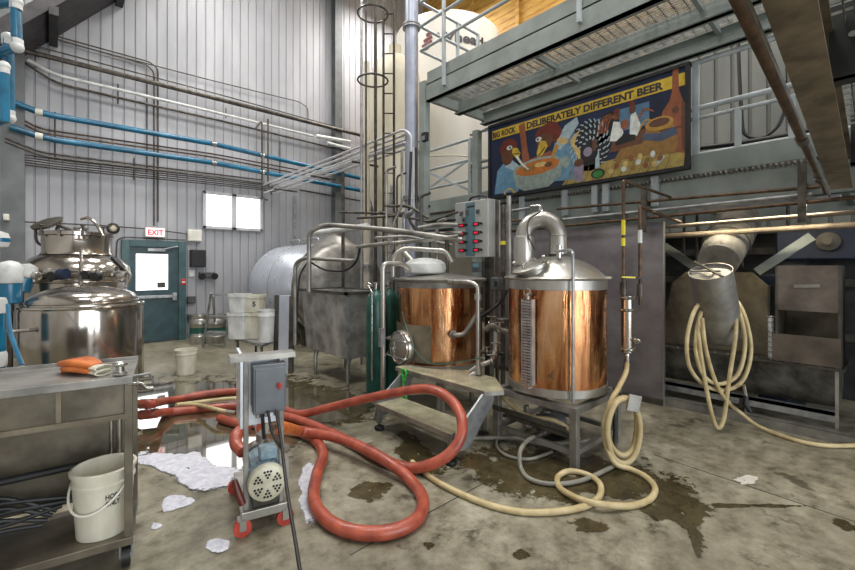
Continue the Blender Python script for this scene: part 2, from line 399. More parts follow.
# window with two lights
wl, wr = at(202.6, 210, Y=10.45).x, at(262.6, 210, Y=10.45).x
wt, wb = at(230, 193.5, Y=10.45).z, at(230, 230, Y=10.45).z
mx = (wl + wr) / 2; f = .07
m = MB()
m.bb(wl, wr, 10.42, YW, wt - f, wt); m.bb(wl, wr, 10.42, YW, wb, wb + f); m.bb(wl, wl + f, 10.42, YW, wb, wt); m.bb(wr - f, wr, 10.42, YW, wb, wt); m.bb(mx - f * .8, mx + f * .8, 10.42, YW, wb, wt)
win = struct(m.build('window_1', 'frame_white', smooth=0, bevel=.008))
for a, c in ((wl + f, mx - f * .8), (mx + f * .8, wr - f)):
    m = MB(); m.bb(a, c, 10.455, 10.465, wb + f, wt - f); m.build('window_pane', 'pane', win, smooth=0)

# ------------------------------------------------------------------ light
wd = bpy.data.worlds.new('world'); SC.world = wd; wd.use_nodes = True
bg = wd.node_tree.nodes['Background']; bg.inputs[0].default_value = (.86, .92, 1, 1); bg.inputs[1].default_value = 1.4
def area(name, loc, rot, sx, sy, power, col=(1, 1, 1)):
    l = bpy.data.lights.new(name, 'AREA'); l.shape = 'RECTANGLE'; l.size = sx; l.size_y = sy; l.energy = power; l.color = col
    o = bpy.data.objects.new(name, l); COL.objects.link(o); o.location = loc; o.rotation_euler = rot; return o
# added fill out of view: a daylight-coloured area behind and lamps overhead
area('added_rear_fill', (1.5, -6.9, 2.5), (R(-90), 0, R(180)), 7.6, 4.8, LP['rear_fill'], (.93, .96, 1))
ln = 0
lampm = MB(); lampm.lathe([(.06, .46), (.1, .4), (.14, .2), (.36, .02), (.38, 0), (.34, .01)], n=24)
hb = T('added_fill_lamp', 'added unseen round fill lamp hanging near the rear wall', 'lamp', (0, -4.5, 9.2))  # invented fixture bodies for the overhead fill lights, all above the view
lampm.build('lamp_shade', 'galv', hb, local=True)
mm_ = MB(); mm_.lathe([(.33, .03), (.33, .05)], n=24); mm_.build('lens', 'lamp', hb, local=True)
mm_ = MB(); mm_.cyl((0, 0, .46), (0, 0, 1.29), .012, n=6); mm_.build('drop_rod', 'galv', hb, local=True)
spots = [(0, 2), (0, 7.5), (3.2, -2), (3.2, 2.2), (3.0, 7.8), (6.8, 4.0), (7.4, 8.8), (7.2, -1.5)]
for i, (x, y) in enumerate(spots):
    if i: dup(hb, (x, y, 9.2), 'round high-bay lamp hanging over ' + ['the steel vessels', 'the doorway end', 'the footbridge', 'the copper kettles', 'the dairy tank', 'the mezzanine', 'the white silo', 'the milling corner'][i])
    else: hb.location = (x, y, 9.2); hb['label'] = 'round high-bay lamp hanging over the steel vessels'
    area('overhead_fill_light', (x, y, 9.15), (0, 0, 0), 1.5, 1.5, LP['bay'] * (LP['k'][i]), (1, .97, .93))

# ================================================================== MEZZANINE (upper)
XF, XB, YE, YN = 4.0, 5.2, 4.43, -1.2
z0 = 3.94
pf = T('upper_mezzanine', 'grey-green steel mezzanine deck with open grating high above the painted sign', 'platform', (4.6, 2, z0))
m = MB()
m.bb(XF - .03, XF + .03, YN, YE, z0, z0 + .24); m.bb(XF - .03, XF + .07, YN, YE, z0, z0 + .015); m.bb(XF - .03, XF + .07, YN, YE, z0 + .225, z0 + .24)
m.build('front_channel', 'gray_paint', pf, smooth=0)
m = MB(); m.bb(XF - .01, XF, YN, YE, z0 + .26, z0 + .42); m.build('toe_board', 'gray_paint', pf, smooth=0)
m = MB(); m.bb(4.57, 4.63, YN, YE, z0 - .04, z0 + .12); m.bb(4.54, 4.66, YN, YE, z0 - .04, z0 - .025); m.build('middle_beam', 'gray_paint', pf, smooth=0)
m = MB(); m.bb(XB - .03, XB + .03, YN, YE, z0 - .06, z0 + .12); m.bb(XB - .07, XB + .07, YN, YE, z0 - .06, z0 - .045); m.bb(XB - .07, XB + .07, YN, YE, z0 + .105, z0 + .12)
m.build('rear_beam', 'gray_paint', pf, smooth=0)
m = MB(); m.bb(XF + .03, XB - .03, YE - .06, YE, z0, z0 + .22); m.build('end_channel', 'gray_paint', pf, smooth=0)
for y in (2.75, 1.2, -.3):
    m = MB(); m.bb(XF + .03, XB - .03, y - .02, y + .02, z0 + .06, z0 + .12); m.build('cross_beam', 'gray_paint', pf, smooth=0)
def grating(x0, x1, y0, y1, z, pitch=.035, cross=.1, along='y'):
    m = MB()
    if along == 'y':
        x = x0
        while x < x1: m.bb(x, x + .004, y0, y1, z, z + .018); x += pitch
        y = y0
        while y < y1: m.bb(x0, x1, y, y + .008, z + .016, z + .026); y += cross
    else:
        y = y0
        while y < y1: m.bb(x0, x1, y, y + .006, z, z + .028); y += pitch
        x = x0
        while x < x1: m.bb(x, x + .008, y0, y1, z + .016, z + .026); x += cross
    return m
grating(XF + .05, XB - .04, YN, YE - .06, z0 + .125, .04, .1).build('deck_grating', 'grating', pf, smooth=0)
# rails of the upper deck
rl = T('upper_deck_railing', 'grey pipe railing with braced end on the upper mezzanine deck', 'railing', (4.0, 2, z0 + .3))
for y in (4.05, 2.1, .2, -1.0):
    m = MB(); m.bb(XF - .07, XF - .03, y - .02, y + .02, z0 + .1, z0 + 1.45); m.build('post', 'rail_paint', rl, smooth=0)
for dz in (.75, 1.1, 1.45):
    m = MB(); m.tube([(XF - .05, YN, z0 + dz), (XF - .05, YE + .1, z0 + dz)], .021, 8); m.build('rail', 'rail_paint', rl)
for dz in (.75, 1.1, 1.45):
    m = MB(); m.tube([(XF - .05, YE + .1, z0 + dz), (XB, YE + .1, z0 + dz)], .021, 8); m.build('rail', 'rail_paint', rl)
m = MB(); m.bb(XB - .5, XB - .46, YE + .08, YE + .12, z0 + .1, z0 + 1.45); m.bb(XB - .02, XB + .02, YE + .08, YE + .12, z0 + .1, z0 + 1.45); m.build('end_posts', 'rail_paint', rl, smooth=0)
# posts carrying the decks
for nm, x, y, zt, lb in (('mezzanine_post', 4.0, 4.5, z0 + .3, 'tall grey-green square post under the outer corner of the mezzanine'), ('mezzanine_post', 5.2, 4.55, z0 - .12, 'grey-green square post at the end of the painted sign'),
                         ('mezzanine_post', 5.3, -1.0, z0 - .12, 'grey-green square post beyond the footbridge')):
    t = T(nm, lb, 'post', (x, y, 0)); m = MB(); m.bb(x - .055, x + .055, y - .055, y + .055, .012, zt); m.build('shaft', 'gray_paint', t, smooth=0)
    m = MB(); m.bb(x - .11, x + .11, y - .11, y + .11, 0, .015); m.build('base_plate', 'gray_paint', t, smooth=0)
p = at(425, 137, X=3.93); t = T('deck_lamp', 'small black lamp box on the outer mezzanine post', 'lamp', p)
m = MB(); m.box(p, (.06, .1, .13)); m.build('housing', 'black', t, bevel=.01); m = MB(); m.box(p + Vector((-.03, 0, -.02)), (.01, .06, .06)); m.build('lens', 'galv', t)

# ================================================================== LOWER DECK
LZ = 2.54
ld = T('lower_deck', 'grey-green beamed service deck carrying rails behind the painted sign', 'platform', (6, 2, 2.3))
LN, LE = -2.4, 6.2
m = MB(); m.bb(5.2, 5.24, LN, LE, 2.24, LZ); m.bb(5.2, 5.32, LN, LE, 2.24, 2.255); m.bb(5.2, 5.32, LN, LE, LZ - .015, LZ); m.build('front_beam', 'gray_paint', ld, smooth=0)
m = MB(); m.bb(5.2, 5.215, LN, LE, LZ + .05, LZ + .26); m.build('toe_board', 'gray_paint', ld, smooth=0)
for y in (5.6, 4.2, 2.9, 1.6, .3, -1): m = MB(); m.bb(5.24, 7.0, y - .03, y + .03, 2.3, LZ - .03); m.build('joist', 'gray_paint', ld, smooth=0)
m = MB(); m.bb(6.98, 7.04, LN, LE, 2.24, LZ); m.build('back_beam', 'gray_paint', ld, smooth=0)
g = grating(5.22, 7.0, LN, LE, LZ, .035, .1, 'x'); g.build('deck_grating', 'grating', ld, smooth=0)
m = MB(); y = LN
while y < LE: m.bb(5.17, 5.2, y, y + .02, LZ + .01, LZ + .04); y += .045
m.build('grating_teeth', 'dark_pipe', ld, smooth=0)['kind'] = 'stuff'
# brackets seen below the sign
for px in (522, 565, 595, 606, 655): 
    y = at(px, 200, X=5.16).y; m = MB(); m.bb(5.13, 5.19, y - .035, y + .035, 2.28, 2.62); m.build('bracket', 'rail_paint', ld, smooth=0)
lr = T('lower_deck_railing', 'pale painted pipe railing on the deck edge around the painted sign', 'railing', (5.25, 1, LZ))
XR = 5.26
def rail_h(px, py): return at(px, py, X=XR).z
zt = rail_h(699, 62); z2 = rail_h(699, 108); z3 = rail_h(699, 118); z4 = rail_h(699, 155)
for y in (at(696, 100, X=XR).y, -.9, 4.75, 5.9):
    m = MB(); m.bb(XR - .03, XR + .03, y - .03, y + .03, LZ - .25, zt if y < 4 else 3.75); m.build('post', 'rail_paint', lr, smooth=0)
for z, r in ((zt, .028), (z2, .028), (z3, .02), (z4, .028)):
    m = MB(); m.tube([(XR, -.9, z), (XR, 4.75, z)], r, 10); m.build('rail', 'rail_paint', lr)
for px in (738, 792):
    y = at(px, 130, X=XR).y; m = MB(); m.bb(XR - .025, XR + .025, y - .025, y + .025, z4, z3); m.build('stub_post', 'rail_paint', lr, smooth=0)
for z in (3.75, 3.4, 3.05):
    m = MB(); m.tube([(XR, 4.75, z), (XR, 5.9, z)], .024, 10); m.build('rail', 'rail_paint', lr)
m = MB(); m.beam((XR, 5.85, 3.38), (XR, 4.8, 2.9), .04, .04); m.beam((XR, 5.85, 3.05), (XR, 4.8, 3.4), .03, .03); m.build('brace', 'rail_paint', lr, smooth=0)

# ================================================================== SIGN
XS = 5.1
def sp(px, py, k=0): return at(px, py, X=XS - .012 - .0012 * k)
sg = T('painted_sign', 'long painted board of cartoonish poultry brewing beer, lettered on a yellow band', 'sign', (XS, 2.9, 2.65))
c = [at(489, 198.5, X=XS), at(690, 171, X=XS), at(690, 62.5, X=XS), at(489, 125.5, X=XS)]
ya, yb = (c[0].y + c[3].y) / 2, (c[1].y + c[2].y) / 2; zb_, zt_ = (c[0].z + c[1].z) / 2, (c[2].z + c[3].z) / 2
m = MB(); m.bb(XS - .01, XS + .03, yb, ya, zb_, zt_); m.build('board', pm('night_blue', (26, 40, 72), (16, 26, 50), .4, 0, 3), sg, smooth=0)
m = MB(); 
for a_, b_, c_, d_ in ((yb, ya, zt_ - .04, zt_), (yb, ya, zb_, zb_ + .04), (yb, yb + .04, zb_ + .04, zt_ - .04), (ya - .04, ya, zb_ + .04, zt_ - .04)): m.bb(XS - .025, XS + .035, a_, b_, c_, d_)
m.build('frame', 'black', sg, smooth=0)
def U(u, v, k=0):   # u 0..1 along the board left to right, v 0..1 bottom to top
    return Vector((XS - .0115 - .0011 * k, at(489 + 201 * u, 200, X=XS).y, zb_ + (zt_ - zb_) * v))
W_, H_ = ya - yb, zt_ - zb_
PAL = dict(tablecloth=(178, 156, 84), night=(24, 38, 70), yellow=(204, 172, 56), gold=(184, 140, 58), brown=(104, 66, 44), red=(112, 46, 32), terra=(146, 84, 54), blue=(106, 150, 178), pale=(176, 196, 204),
           white=(222, 226, 220), dark=(26, 26, 32), pot=(152, 168, 160), stew=(190, 112, 44), green=(60, 140, 64), band=(70, 84, 110), wood=(96, 62, 48), cream=(214, 186, 120), ochre=(150, 112, 58), sky=(88, 124, 152), purple=(150, 140, 160))
PM = {k: pm('paint_' + k, v, tuple(int(x * .86) for x in v), .38, 0, 16) for k, v in PAL.items()}
def paint(name, shapes):
    cols = sorted({s_[0] for s_ in shapes}); m = MB()
    for si, (col, k, kind, a) in enumerate(shapes):
        m.mi = cols.index(col); k = k + si * .012 + (.4 if kind == 'l' else 0)
        if kind == 'p': m.poly([U(u, v, k) for u, v in a])
        elif kind == 'e':
            cu, cv, ru, rv, rot = a
            m.poly([U(cu + (ru * math.cos(t) * math.cos(rot) - rv * math.sin(t) * math.sin(rot)), cv + (ru * math.cos(t) * math.sin(rot) + rv * math.sin(t) * math.cos(rot)) * (W_ / H_), k) for t in [i * math.pi / 12 for i in range(24)]])
        elif kind == 'l':
            pts, w = a; q = catmull([Vector((u, v * H_ / W_, 0)) for u, v in pts], 5); L_, R2 = [], []
            for i, p_ in enumerate(q):
                d_ = (q[min(i + 1, len(q) - 1)] - q[max(i - 1, 0)]).normalized(); n_ = Vector((-d_.y, d_.x, 0)) * w / 2 * (1 - .5 * i / len(q))
                L_.append(p_ + n_); R2.append(p_ - n_)
            for i in range(len(q) - 1): m.poly([U(z_.x, z_.y * W_ / H_, k) for z_ in (L_[i], L_[i + 1], R2[i + 1], R2[i])])
    return m.build(name, [PM[c_] for c_ in cols], sg, smooth=0)
E = lambda c_, k, u, v, ru, rv, rot=0: (c_, k, 'e', (u, v, ru, rv, rot))
Pq = lambda c_, k, *a: (c_, k, 'p', a)
Ln = lambda c_, k, w, *a: (c_, k, 'l', (a, w))
paint('yellow_band', [Pq('yellow', 2, (.02, .79), (.985, .79), (.985, .91), (.02, .91))])
paint('painted_sky', [Pq('sky', 1, (.5, .48), (.56, .5), (.56, .7), (.5, .68)), Pq('sky', 1, (.62, .5), (.8, .5), (.8, .73), (.62, .73)), E('sky', 1, .37, .62, .06, .03)])
paint('painted_hens', [
    Pq('blue', 2, (.03, .06), (.045, .36), (.08, .46), (.13, .42), (.16, .2), (.15, .05)), Pq('pale', 3, (.08, .4), (.14, .3), (.17, .33), (.12, .46)),
    E('red', 3, .10, .63, .045, .05), E('brown', 4, .095, .52, .03, .045), Pq('yellow', 5, (.12, .62), (.145, .6), (.16, .53), (.15, .46), (.13, .5), (.118, .55)), Pq('dark', 6, (.122, .545), (.157, .53), (.155, .52), (.122, .535)), E('white', 5, .105, .63, .014, .012), E('dark', 6, .108, .63, .005, .006),
    Pq('terra', 3, (.15, .88), (.18, .9), (.195, .55), (.21, .38), (.17, .36), (.165, .6)),
    Pq('blue', 2, (.33, .1), (.3, .3), (.33, .55), (.42, .58), (.45, .2), (.42, .08)), Pq('pale', 4, (.33, .5), (.38, .72), (.44, .78), (.45, .7), (.4, .55), (.36, .45)),
    E('red', 3, .29, .72, .06, .035, .3), E('red', 3, .33, .66, .035, .04), E('brown', 4, .28, .6, .04, .04), Pq('yellow', 5, (.255, .62), (.285, .6), (.295, .53), (.27, .44), (.245, .42), (.24, .48), (.25, .56)), Pq('dark', 6, (.245, .44), (.28, .53), (.283, .52), (.25, .43)), E('white', 5, .25, .64, .015, .012), E('dark', 6, .247, .64, .005, .006),
    Pq('terra', 3, (.2, .42), (.31, .47), (.33, .4), (.22, .33)), E('cream', 5, .37, .55, .03, .016, -.4),
    Ln('gold', 5, .022, (.345, .52), (.32, .4), (.305, .25))])
paint('painted_pot', [
    Pq('pot', 4, (.12, .3), (.14, .1), (.18, .04), (.3, .05), (.36, .15), (.37, .36)), E('pot', 5, .245, .31, .125, .045, .05), E('stew', 6, .245, .305, .108, .036, .05),
    E('ochre', 7, .2, .31, .03, .014), E('cream', 7, .26, .33, .03, .012), E('brown', 7, .3, .31, .02, .012), Ln('white', 7, .012, (.14, .5), (.17, .38), (.2, .3)), E('pot', 3, .385, .3, .02, .03), Ln('cream', 5, .01, (.13, .04), (.11, .1), (.08, .06), (.1, .02), (.14, .05))])
cu, cv = .505, .42; sh = [E('dark', 2, cu, cv, .1, .115), E('dark', 2, .6, .62, .05, .05)]
for rr_, n_, w_ in ((.34, 9, .016), (.56, 13, .015), (.78, 17, .014), (.96, 21, .012)):
    for i in range(n_):
        t = -.9 + (math.pi + 1.6) * i / (n_ - 1); d0, d1 = rr_ - .1, rr_ + .03
        sh.append(Ln('pale', 3, w_ * .6, (cu + .1 * d0 * math.cos(t), cv + .3 * d0 * math.sin(t)), (cu + .1 * (rr_ - .04) * math.cos(t + .06), cv + .3 * (rr_ - .04) * math.sin(t + .06)), (cu + .1 * d1 * math.cos(t + .14), cv + .3 * d1 * math.sin(t + .14))))
sh += [E('dark', 5, .5, .34, .045, .04), E('purple', 6, .495, .36, .022, .022), E('brown', 7, .528, .42, .012, .03)]
for i in range(7):
    sh.append(Ln('cream', 6, .011, (.455, .3 + i * .015), (.435 - .004 * i, .4 + i * .02), (.42 + .006 * i, .5 + .02 * i)))
for i in range(4): sh.append(Ln('terra', 4, .008, (.55 + .012 * i, .52), (.57 + .012 * i, .68 - .01 * i), (.61 + .012 * i, .71 - .02 * i)))
paint('painted_turkey', sh)
def shift(d, L_):
    out = []
    for c_, k_, kd, a_ in L_:
        if kd == 'p': out.append((c_, k_, kd, [(u + d, v) for u, v in a_]))
        elif kd == 'e': out.append((c_, k_, kd, (a_[0] + d,) + tuple(a_[1:])))
        else: out.append((c_, k_, kd, ([(u + d, v) for u, v in a_[0]], a_[1])))
    return out
paint('painted_crowd', shift(-.028, [
    Pq('dark', 2, (.56, .52), (.6, .68), (.66, .6), (.66, .45), (.58, .42)), Ln('terra', 3, .012, (.57, .5), (.585, .64), (.62, .66)), Ln('terra', 3, .012, (.76, .52), (.8, .66), (.85, .62)), Ln('gold', 3, .01, (.77, .45), (.81, .55), (.85, .52)),
    Pq('white', 4, (.63, .42), (.65, .62), (.68, .6), (.7, .48), (.68, .4)), Pq('white', 4, (.73, .46), (.735, .64), (.76, .66), (.785, .52), (.77, .42), (.74, .4)),
    E('brown', 5, .665, .67, .016, .02), E('red', 6, .668, .72, .014, .012), E('brown', 5, .745, .7, .016, .02), E('red', 6, .742, .755, .014, .012), E('terra', 4, .705, .56, .02, .022), Pq('dark', 5, (.66, .4), (.7, .46), (.76, .43), (.76, .38), (.66, .36))]))
paint('painted_table', [
    Pq('tablecloth', 2, (.36, .02), (.42, .2), (.6, .22), (.7, .24), (.98, .18), (.97, .03), (.7, .015)), *[Ln('ochre', 3, .006, (.38 + .045 * i, .03), (.4 + .045 * i, .1), (.41 + .045 * i, .19)) for i in range(12)],
    Pq('brown', 3, (.6, .3), (.62, .42), (.82, .48), (.84, .4), (.82, .3)), Pq('ochre', 4, (.62, .2), (.66, .32), (.82, .33), (.84, .2)),
    Pq('purple', 5, (.43, .05), (.425, .22), (.475, .23), (.47, .05)), E('brown', 6, .45, .26, .024, .018),
    Pq('pale', 5, (.535, .36), (.55, .36), (.555, .16), (.53, .16)), E('dark', 5, .545, .1, .034, .022), E('green', 6, .545, .095, .026, .016),
    Pq('pale', 5, (.83, .1), (.87, .17), (.88, .15), (.84, .075)),
    *[E(('cream', 'terra', 'ochre', 'white')[i % 4], 6, .61 + .018 * i + .01 * (i % 2), .1 + .05 * ((i * 7) % 3), .014, .012, i) for i in range(15)]])
paint('painted_barrel', [
    Pq('ochre', 5, (.785, .46), (.765, .32), (.78, .2), (.93, .17), (.945, .3), (.915, .48)), E('gold', 6, .85, .485, .07, .028), E('wood', 7, .85, .495, .052, .017), Pq('band', 7, (.765, .36), (.77, .42), (.85, .39), (.93, .42), (.945, .35), (.86, .31))])
paint('painted_bottle', [
    Pq('terra', 3, (.85, .22), (.85, .5), (.868, .6), (.9, .68), (.912, .76), (.916, .97), (.944, .97), (.948, .76), (.962, .68), (.985, .58), (.985, .15)), Pq('brown', 4, (.962, .2), (.958, .5), (.962, .66), (.985, .56), (.985, .15)), E('brown', 5, .93, .58, .018, .014), Pq('brown', 5, (.85, .4), (.85, .42), (.96, .42), (.96, .4))])
m = MB(); m.text('DELIBERATELY DIFFERENT BEER', U(.189, .812, 3), (0, -1, 0), (0, .0, 1), H_ * .075, fit=U(.189, 0).y - U(.868, 0).y, bold=.045); m.build('lettering', 'ink', sg, smooth=0, fixn=False); m = MB()
m.text('BIG ROCK', U(.022, .815, 3), (0, -1, 0), (0, 0, 1), H_ * .07, fit=U(.022, 0).y - U(.135, 0).y, bold=.04); m.build('brand_lettering', 'ink', sg, smooth=0, fixn=False)

# ================================================================== FOOTBRIDGE overhead
fb = T('footbridge', 'grey-brown steel footbridge crossing overhead to the service deck', 'footbridge', (3.5, .3, 2.4))
a, b = Vector((5.14, .29, 2.27)), Vector((1.75, .24, 2.55)); dv = (b - a).normalized()
m = MB(); up = Vector((0, 0, 1))
m.beam(a, b, .14, .015); m.beam(a + up * .12, b + up * .12, .012, .24); m.beam(a + up * .25, b + up * .25, .14, .015); m.build('main_beam', 'beam_brown', fb, smooth=0)
a2, b2 = a + Vector((0, -1.1, 0)), b + Vector((0, -1.1, 0))
m = MB(); m.beam(a2, b2, .19, .015); m.beam(a2 + up * .12, b2 + up * .12, .012, .24); m.build('far_beam', 'beam_brown', fb, smooth=0)
for x, nm in ((2.8, 'cross_channel'), (4.4, 'cross_channel')):
    zc = a.z + (b.z - a.z) * (5.14 - x) / 3.39; m = MB(); m.mi = 0
    m.bb(x - .01, x + .01, -.78, .2, zc + .0, zc + .36); m.bb(x - .01, x + .08, -.78, .2, zc + .0, zc + .015)
    o = m.build('cross_channel', 'black_steel', fb, smooth=0)
    if x < 4:
        for yy in (.12, .05): 
            m = MB(); m.lathe([(.014, 0), (.014, .006)], (x - .018, yy, zc + .2), (-1, 0, 0), 14); m.build('bolt', 'galv', o)
m = MB(); y = .19
while y > -.8:
    m.beam(a + Vector((0, y - .3, .27)), b + Vector((0, y - .3, .27)), .006, .03); y -= .035
x = 1.8
while x < 5.1:
    zc = a.z + (b.z - a.z) * (5.14 - x) / 3.39; m.bb(x, x + .008, -.8, .2, zc + .27, zc + .285); x += .1
m.build('deck_grating', 'grating', fb, smooth=0)
# ================================================================== COPPER KETTLES
def surf(c, r, px):
    """point on the near side of an upright vessel (centre c, radius r) seen at pixel column px, with its outward direction"""
    a = (px - 427.5) / FPX; d = Vector((S_ + C_ * a, C_ - S_ * a)); o = Vector((0, 0)); cc = Vector(c[:2])
    A = d.dot(d); B = -2 * d.dot(cc); Cq = cc.dot(cc) - r * r; disc = B * B - 4 * A * Cq
    t = (-B - math.sqrt(max(disc, 0))) / (2 * A); p = d * t
    n = (p - cc).normalized(); return Vector((p.x, p.y, 0)), Vector((n.x, n.y, 0))
def rivet_band(): pass
KC, KR = Vector((3.42, 2.04, 0)), .425
k = T('brew_kettle', 'copper-clad brew kettle with arched steel vapour pipe on a square stand', 'kettle', (KC.x, KC.y, .48))
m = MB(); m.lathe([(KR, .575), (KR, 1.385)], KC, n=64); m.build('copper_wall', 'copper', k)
m = MB(); m.lathe([(.1, .495), (KR - .02, .5), (KR + .008, .51), (KR + .008, .575), (KR, .577)], KC, n=64); m.build('base_ring', 'steel', k)
m = MB(); m.lathe([(KR, 1.385), (KR + .006, 1.387), (KR + .006, 1.465), (KR + .035, 1.47), (KR + .045, 1.483), (KR + .035, 1.495), (KR - .02, 1.5)], KC, n=64); m.build('top_band', 'steel', k)
m = MB(); m.lathe([(KR - .01, 1.497), (KR * .9, 1.53), (KR * .74, 1.585), (KR * .55, 1.63), (KR * .32, 1.66), (.1, 1.672)], KC, n=64); dome = m.build('domed_lid', 'steel', k)
# vapour pipe: an upturned U
pr = .078
pc = at(558, 262, D=3.86); pc2 = at(524, 262, D=3.95)
za = 2.10 - pr
m = MB(); q = []
ctr = (pc + pc2) / 2; half = (pc2 - pc) / 2; hl = half.length; zc = za - hl
q.append(Vector((pc.x, pc.y, 1.64)))
for i in range(17):
    t = math.pi * i / 16; q.append(Vector((ctr.x, ctr.y, zc)) - half.normalized() * 0 + Vector((-half.x * math.cos(t), -half.y * math.cos(t), hl * math.sin(t))))
q.append(Vector((pc2.x, pc2.y, 1.68)))
m.tube(q, pr, 28); m.torus((pc.x, pc.y, zc), pr + .002, .005, n=28); m.torus((pc2.x, pc2.y, zc), pr + .002, .005, n=28)
m.build('vapour_pipe', 'steel', k)
m = MB(); m.lathe([(.12, 1.635), (.125, 1.655), (.085, 1.675), (.083, 1.7)], (pc.x, pc.y, 0), n=32); m.build('pipe_collar', 'steel_dark', k)
m = MB(); m.lathe([(pr + .02, 1.6), (pr + .02, 1.86), (pr + .012, 1.865)], (pc2.x, pc2.y, 0), n=28); m.build('condenser_sleeve', 'steel', k)
m = MB(); p = Vector((ctr.x, ctr.y, za + pr * .9)); m.pipe([p, p + Vector((0, 0, .06)), p + Vector((.02, .12, .07))], .014); m.lathe([(.025, 0), (.03, .02), (.02, .045)], p); m.build('spray_inlet', 'silver_paint', k)
m = MB(); qa = catmull([at(535, 250, D=3.82), at(528, 235, D=3.84), at(529, 220, D=3.84), at(540, 212, D=3.8)], 5); m.tube(qa, .008, 8); m.build('hoop_strap', 'dark_pipe', k)
# manway hatch on the lid
hc = at(531, 268, D=3.62); hn = (Vector((0, 0, .93)) - RT * .35 - FW * .1).normalized(); hrot = Vector((0, 0, 1)).rotation_difference(hn).to_matrix()
m = MB(); m.lathe([(.12, -.07), (.13, -.01), (.165, 0), (.165, .018), (.15, .026), (.05, .03)], hc, hn, n=36); hatch = m.build('manway_hatch', 'steel', k)
m = MB(); e1 = hrot @ Vector((1, 0, 0)); e2 = hrot @ Vector((0, 1, 0))
m.pipe([hc + e1 * .1 + hn * .025, hc + e1 * .1 + hn * .06, hc - e1 * .1 + hn * .06, hc - e1 * .1 + hn * .025], .009); m.build('hatch_handle', 'steel', hatch)
for s_ in (-1, 1):
    m = MB(); cpt = hc + e2 * .155 * s_; m.box(cpt + hn * .02, (.03, .05, .03), hrot); m.cyl(cpt + hn * .01, cpt + hn * .08, .006, n=8); m.ell(cpt + hn * .08, (.035, .035, .018), hrot); m.build('hatch_clamp', 'silver_paint', hatch)
# sight tube with a perforated guard
p, n = surf(KC, KR, 531); n_ = n; sd = Vector((-n.y, n.x, 0))
g = MB(); w = .045
for s_ in (-1, 1): g.beam(p + n * .045 + sd * w * s_ + Vector((0, 0, .6)), p + n * .045 + sd * w * s_ + Vector((0, 0, 1.31)), .012, .05)
z = .62
while z < 1.31: g.beam(p + n * .075 + sd * -w + Vector((0, 0, z)), p + n * .075 + sd * w + Vector((0, 0, z)), .006, .014, (0, 0, 1)); z += .024
g.build('sight_guard', 'galv', k, smooth=0)
m = MB(); m.cyl(p + n * .04 + Vector((0, 0, .56)), p + n * .04 + Vector((0, 0, 1.33)), .012, n=12); m.build('sight_tube', 'steel_mirror', k)
m = MB(); m.pipe([p + Vector((0, 0, 1.35)), p + n * .05 + Vector((0, 0, 1.35)), p + n * .05 + Vector((0, 0, 1.31))], .016); m.cyl(p + n * .0 + Vector((0, 0, .57)), p + n * .07 + Vector((0, 0, .57)), .02); m.torus(p + n * .06 + Vector((0, 0, 1.37)), .03, .005, n_); m.build('sight_fitting', 'steel', k)
# long down pipe at the front
p, n = surf(KC, KR, 571); m = MB(); pz = p + n * .05
m.pipe([at(559, 251, D=3.62), at(571, 250, D=3.42) , Vector((pz.x, pz.y, 1.69)), Vector((pz.x, pz.y, .5))], .0125, .035); m.build('down_pipe', 'galv', k)
m = MB(); p = at(559, 251, D=3.62); m.cyl(p + Vector((0, 0, -.06)), p + Vector((0, 0, .05)), .022); m.torus(p + Vector((0, 0, .0)), .03, .008); m.build('pipe_valve', 'silver_paint', k)
m = MB(); p, n = surf(KC, KR, 552); p.z = .7; m.tube([p + n * .005 + RT * x_ + Vector((0, 0, y_)) for x_, y_ in ((-.03, -.03), (0, .02), (.04, .05), (.02, .0), (-.04, -.01), (.03, -.04))], .003, 5); m.build('pressed_mark', 'dark_pipe', k)

# square stand under the kettle
st = T('kettle_stand', 'square tubular steel stand carrying the copper brew kettle', 'stand', (KC.x, KC.y, 0))
x0, x1, y0, y1, zt = 3.05, 3.80, 1.66, 2.42, .475
for a_, b_ in ((x0, y0), (x1, y0), (x0, y1), (x1, y1)):
    m = MB(); m.bb(a_ - .03, a_ + .03, b_ - .03, b_ + .03, 0, zt - .05); m.build('leg', 'steel_dull', st, smooth=0, bevel=.004)
m = MB()
for z in (zt - .025,):
    for a_ in (x0, x1): m.bb(a_ - .03, a_ + .03, y0 - .03, y1 + .03, z - .025, z + .025)
    for b_ in (y0, y1): m.bb(x0 + .03, x1 - .03, b_ - .03, b_ + .03, z - .025, z + .025)
m.bb(x0 + .03, x1 - .03, (y0 + y1) / 2 - .02, (y0 + y1) / 2 + .02, zt - .045, zt - .005)
m.build('top_frame', 'steel_dull', st, smooth=0)
m = MB()
for a_ in (x0, x1): m.bb(a_ - .02, a_ + .02, y0 + .03, y1 - .03, .1, .14)
for b_ in (y0, y1): m.bb(x0 + .03, x1 - .03, b_ - .02, b_ + .02, .1, .14)
m.build('lower_rails', 'steel_dull', st, smooth=0)
m = MB(); m.bb(x0 - .05, x0 - .035, y0 + .05, y1 + .02, .28, .32); m.bb(x0 + .04, x0 + .07, y0 + .05, y1 - .03, .2, .23); m.build('side_rails', 'steel_dark', st, smooth=0)

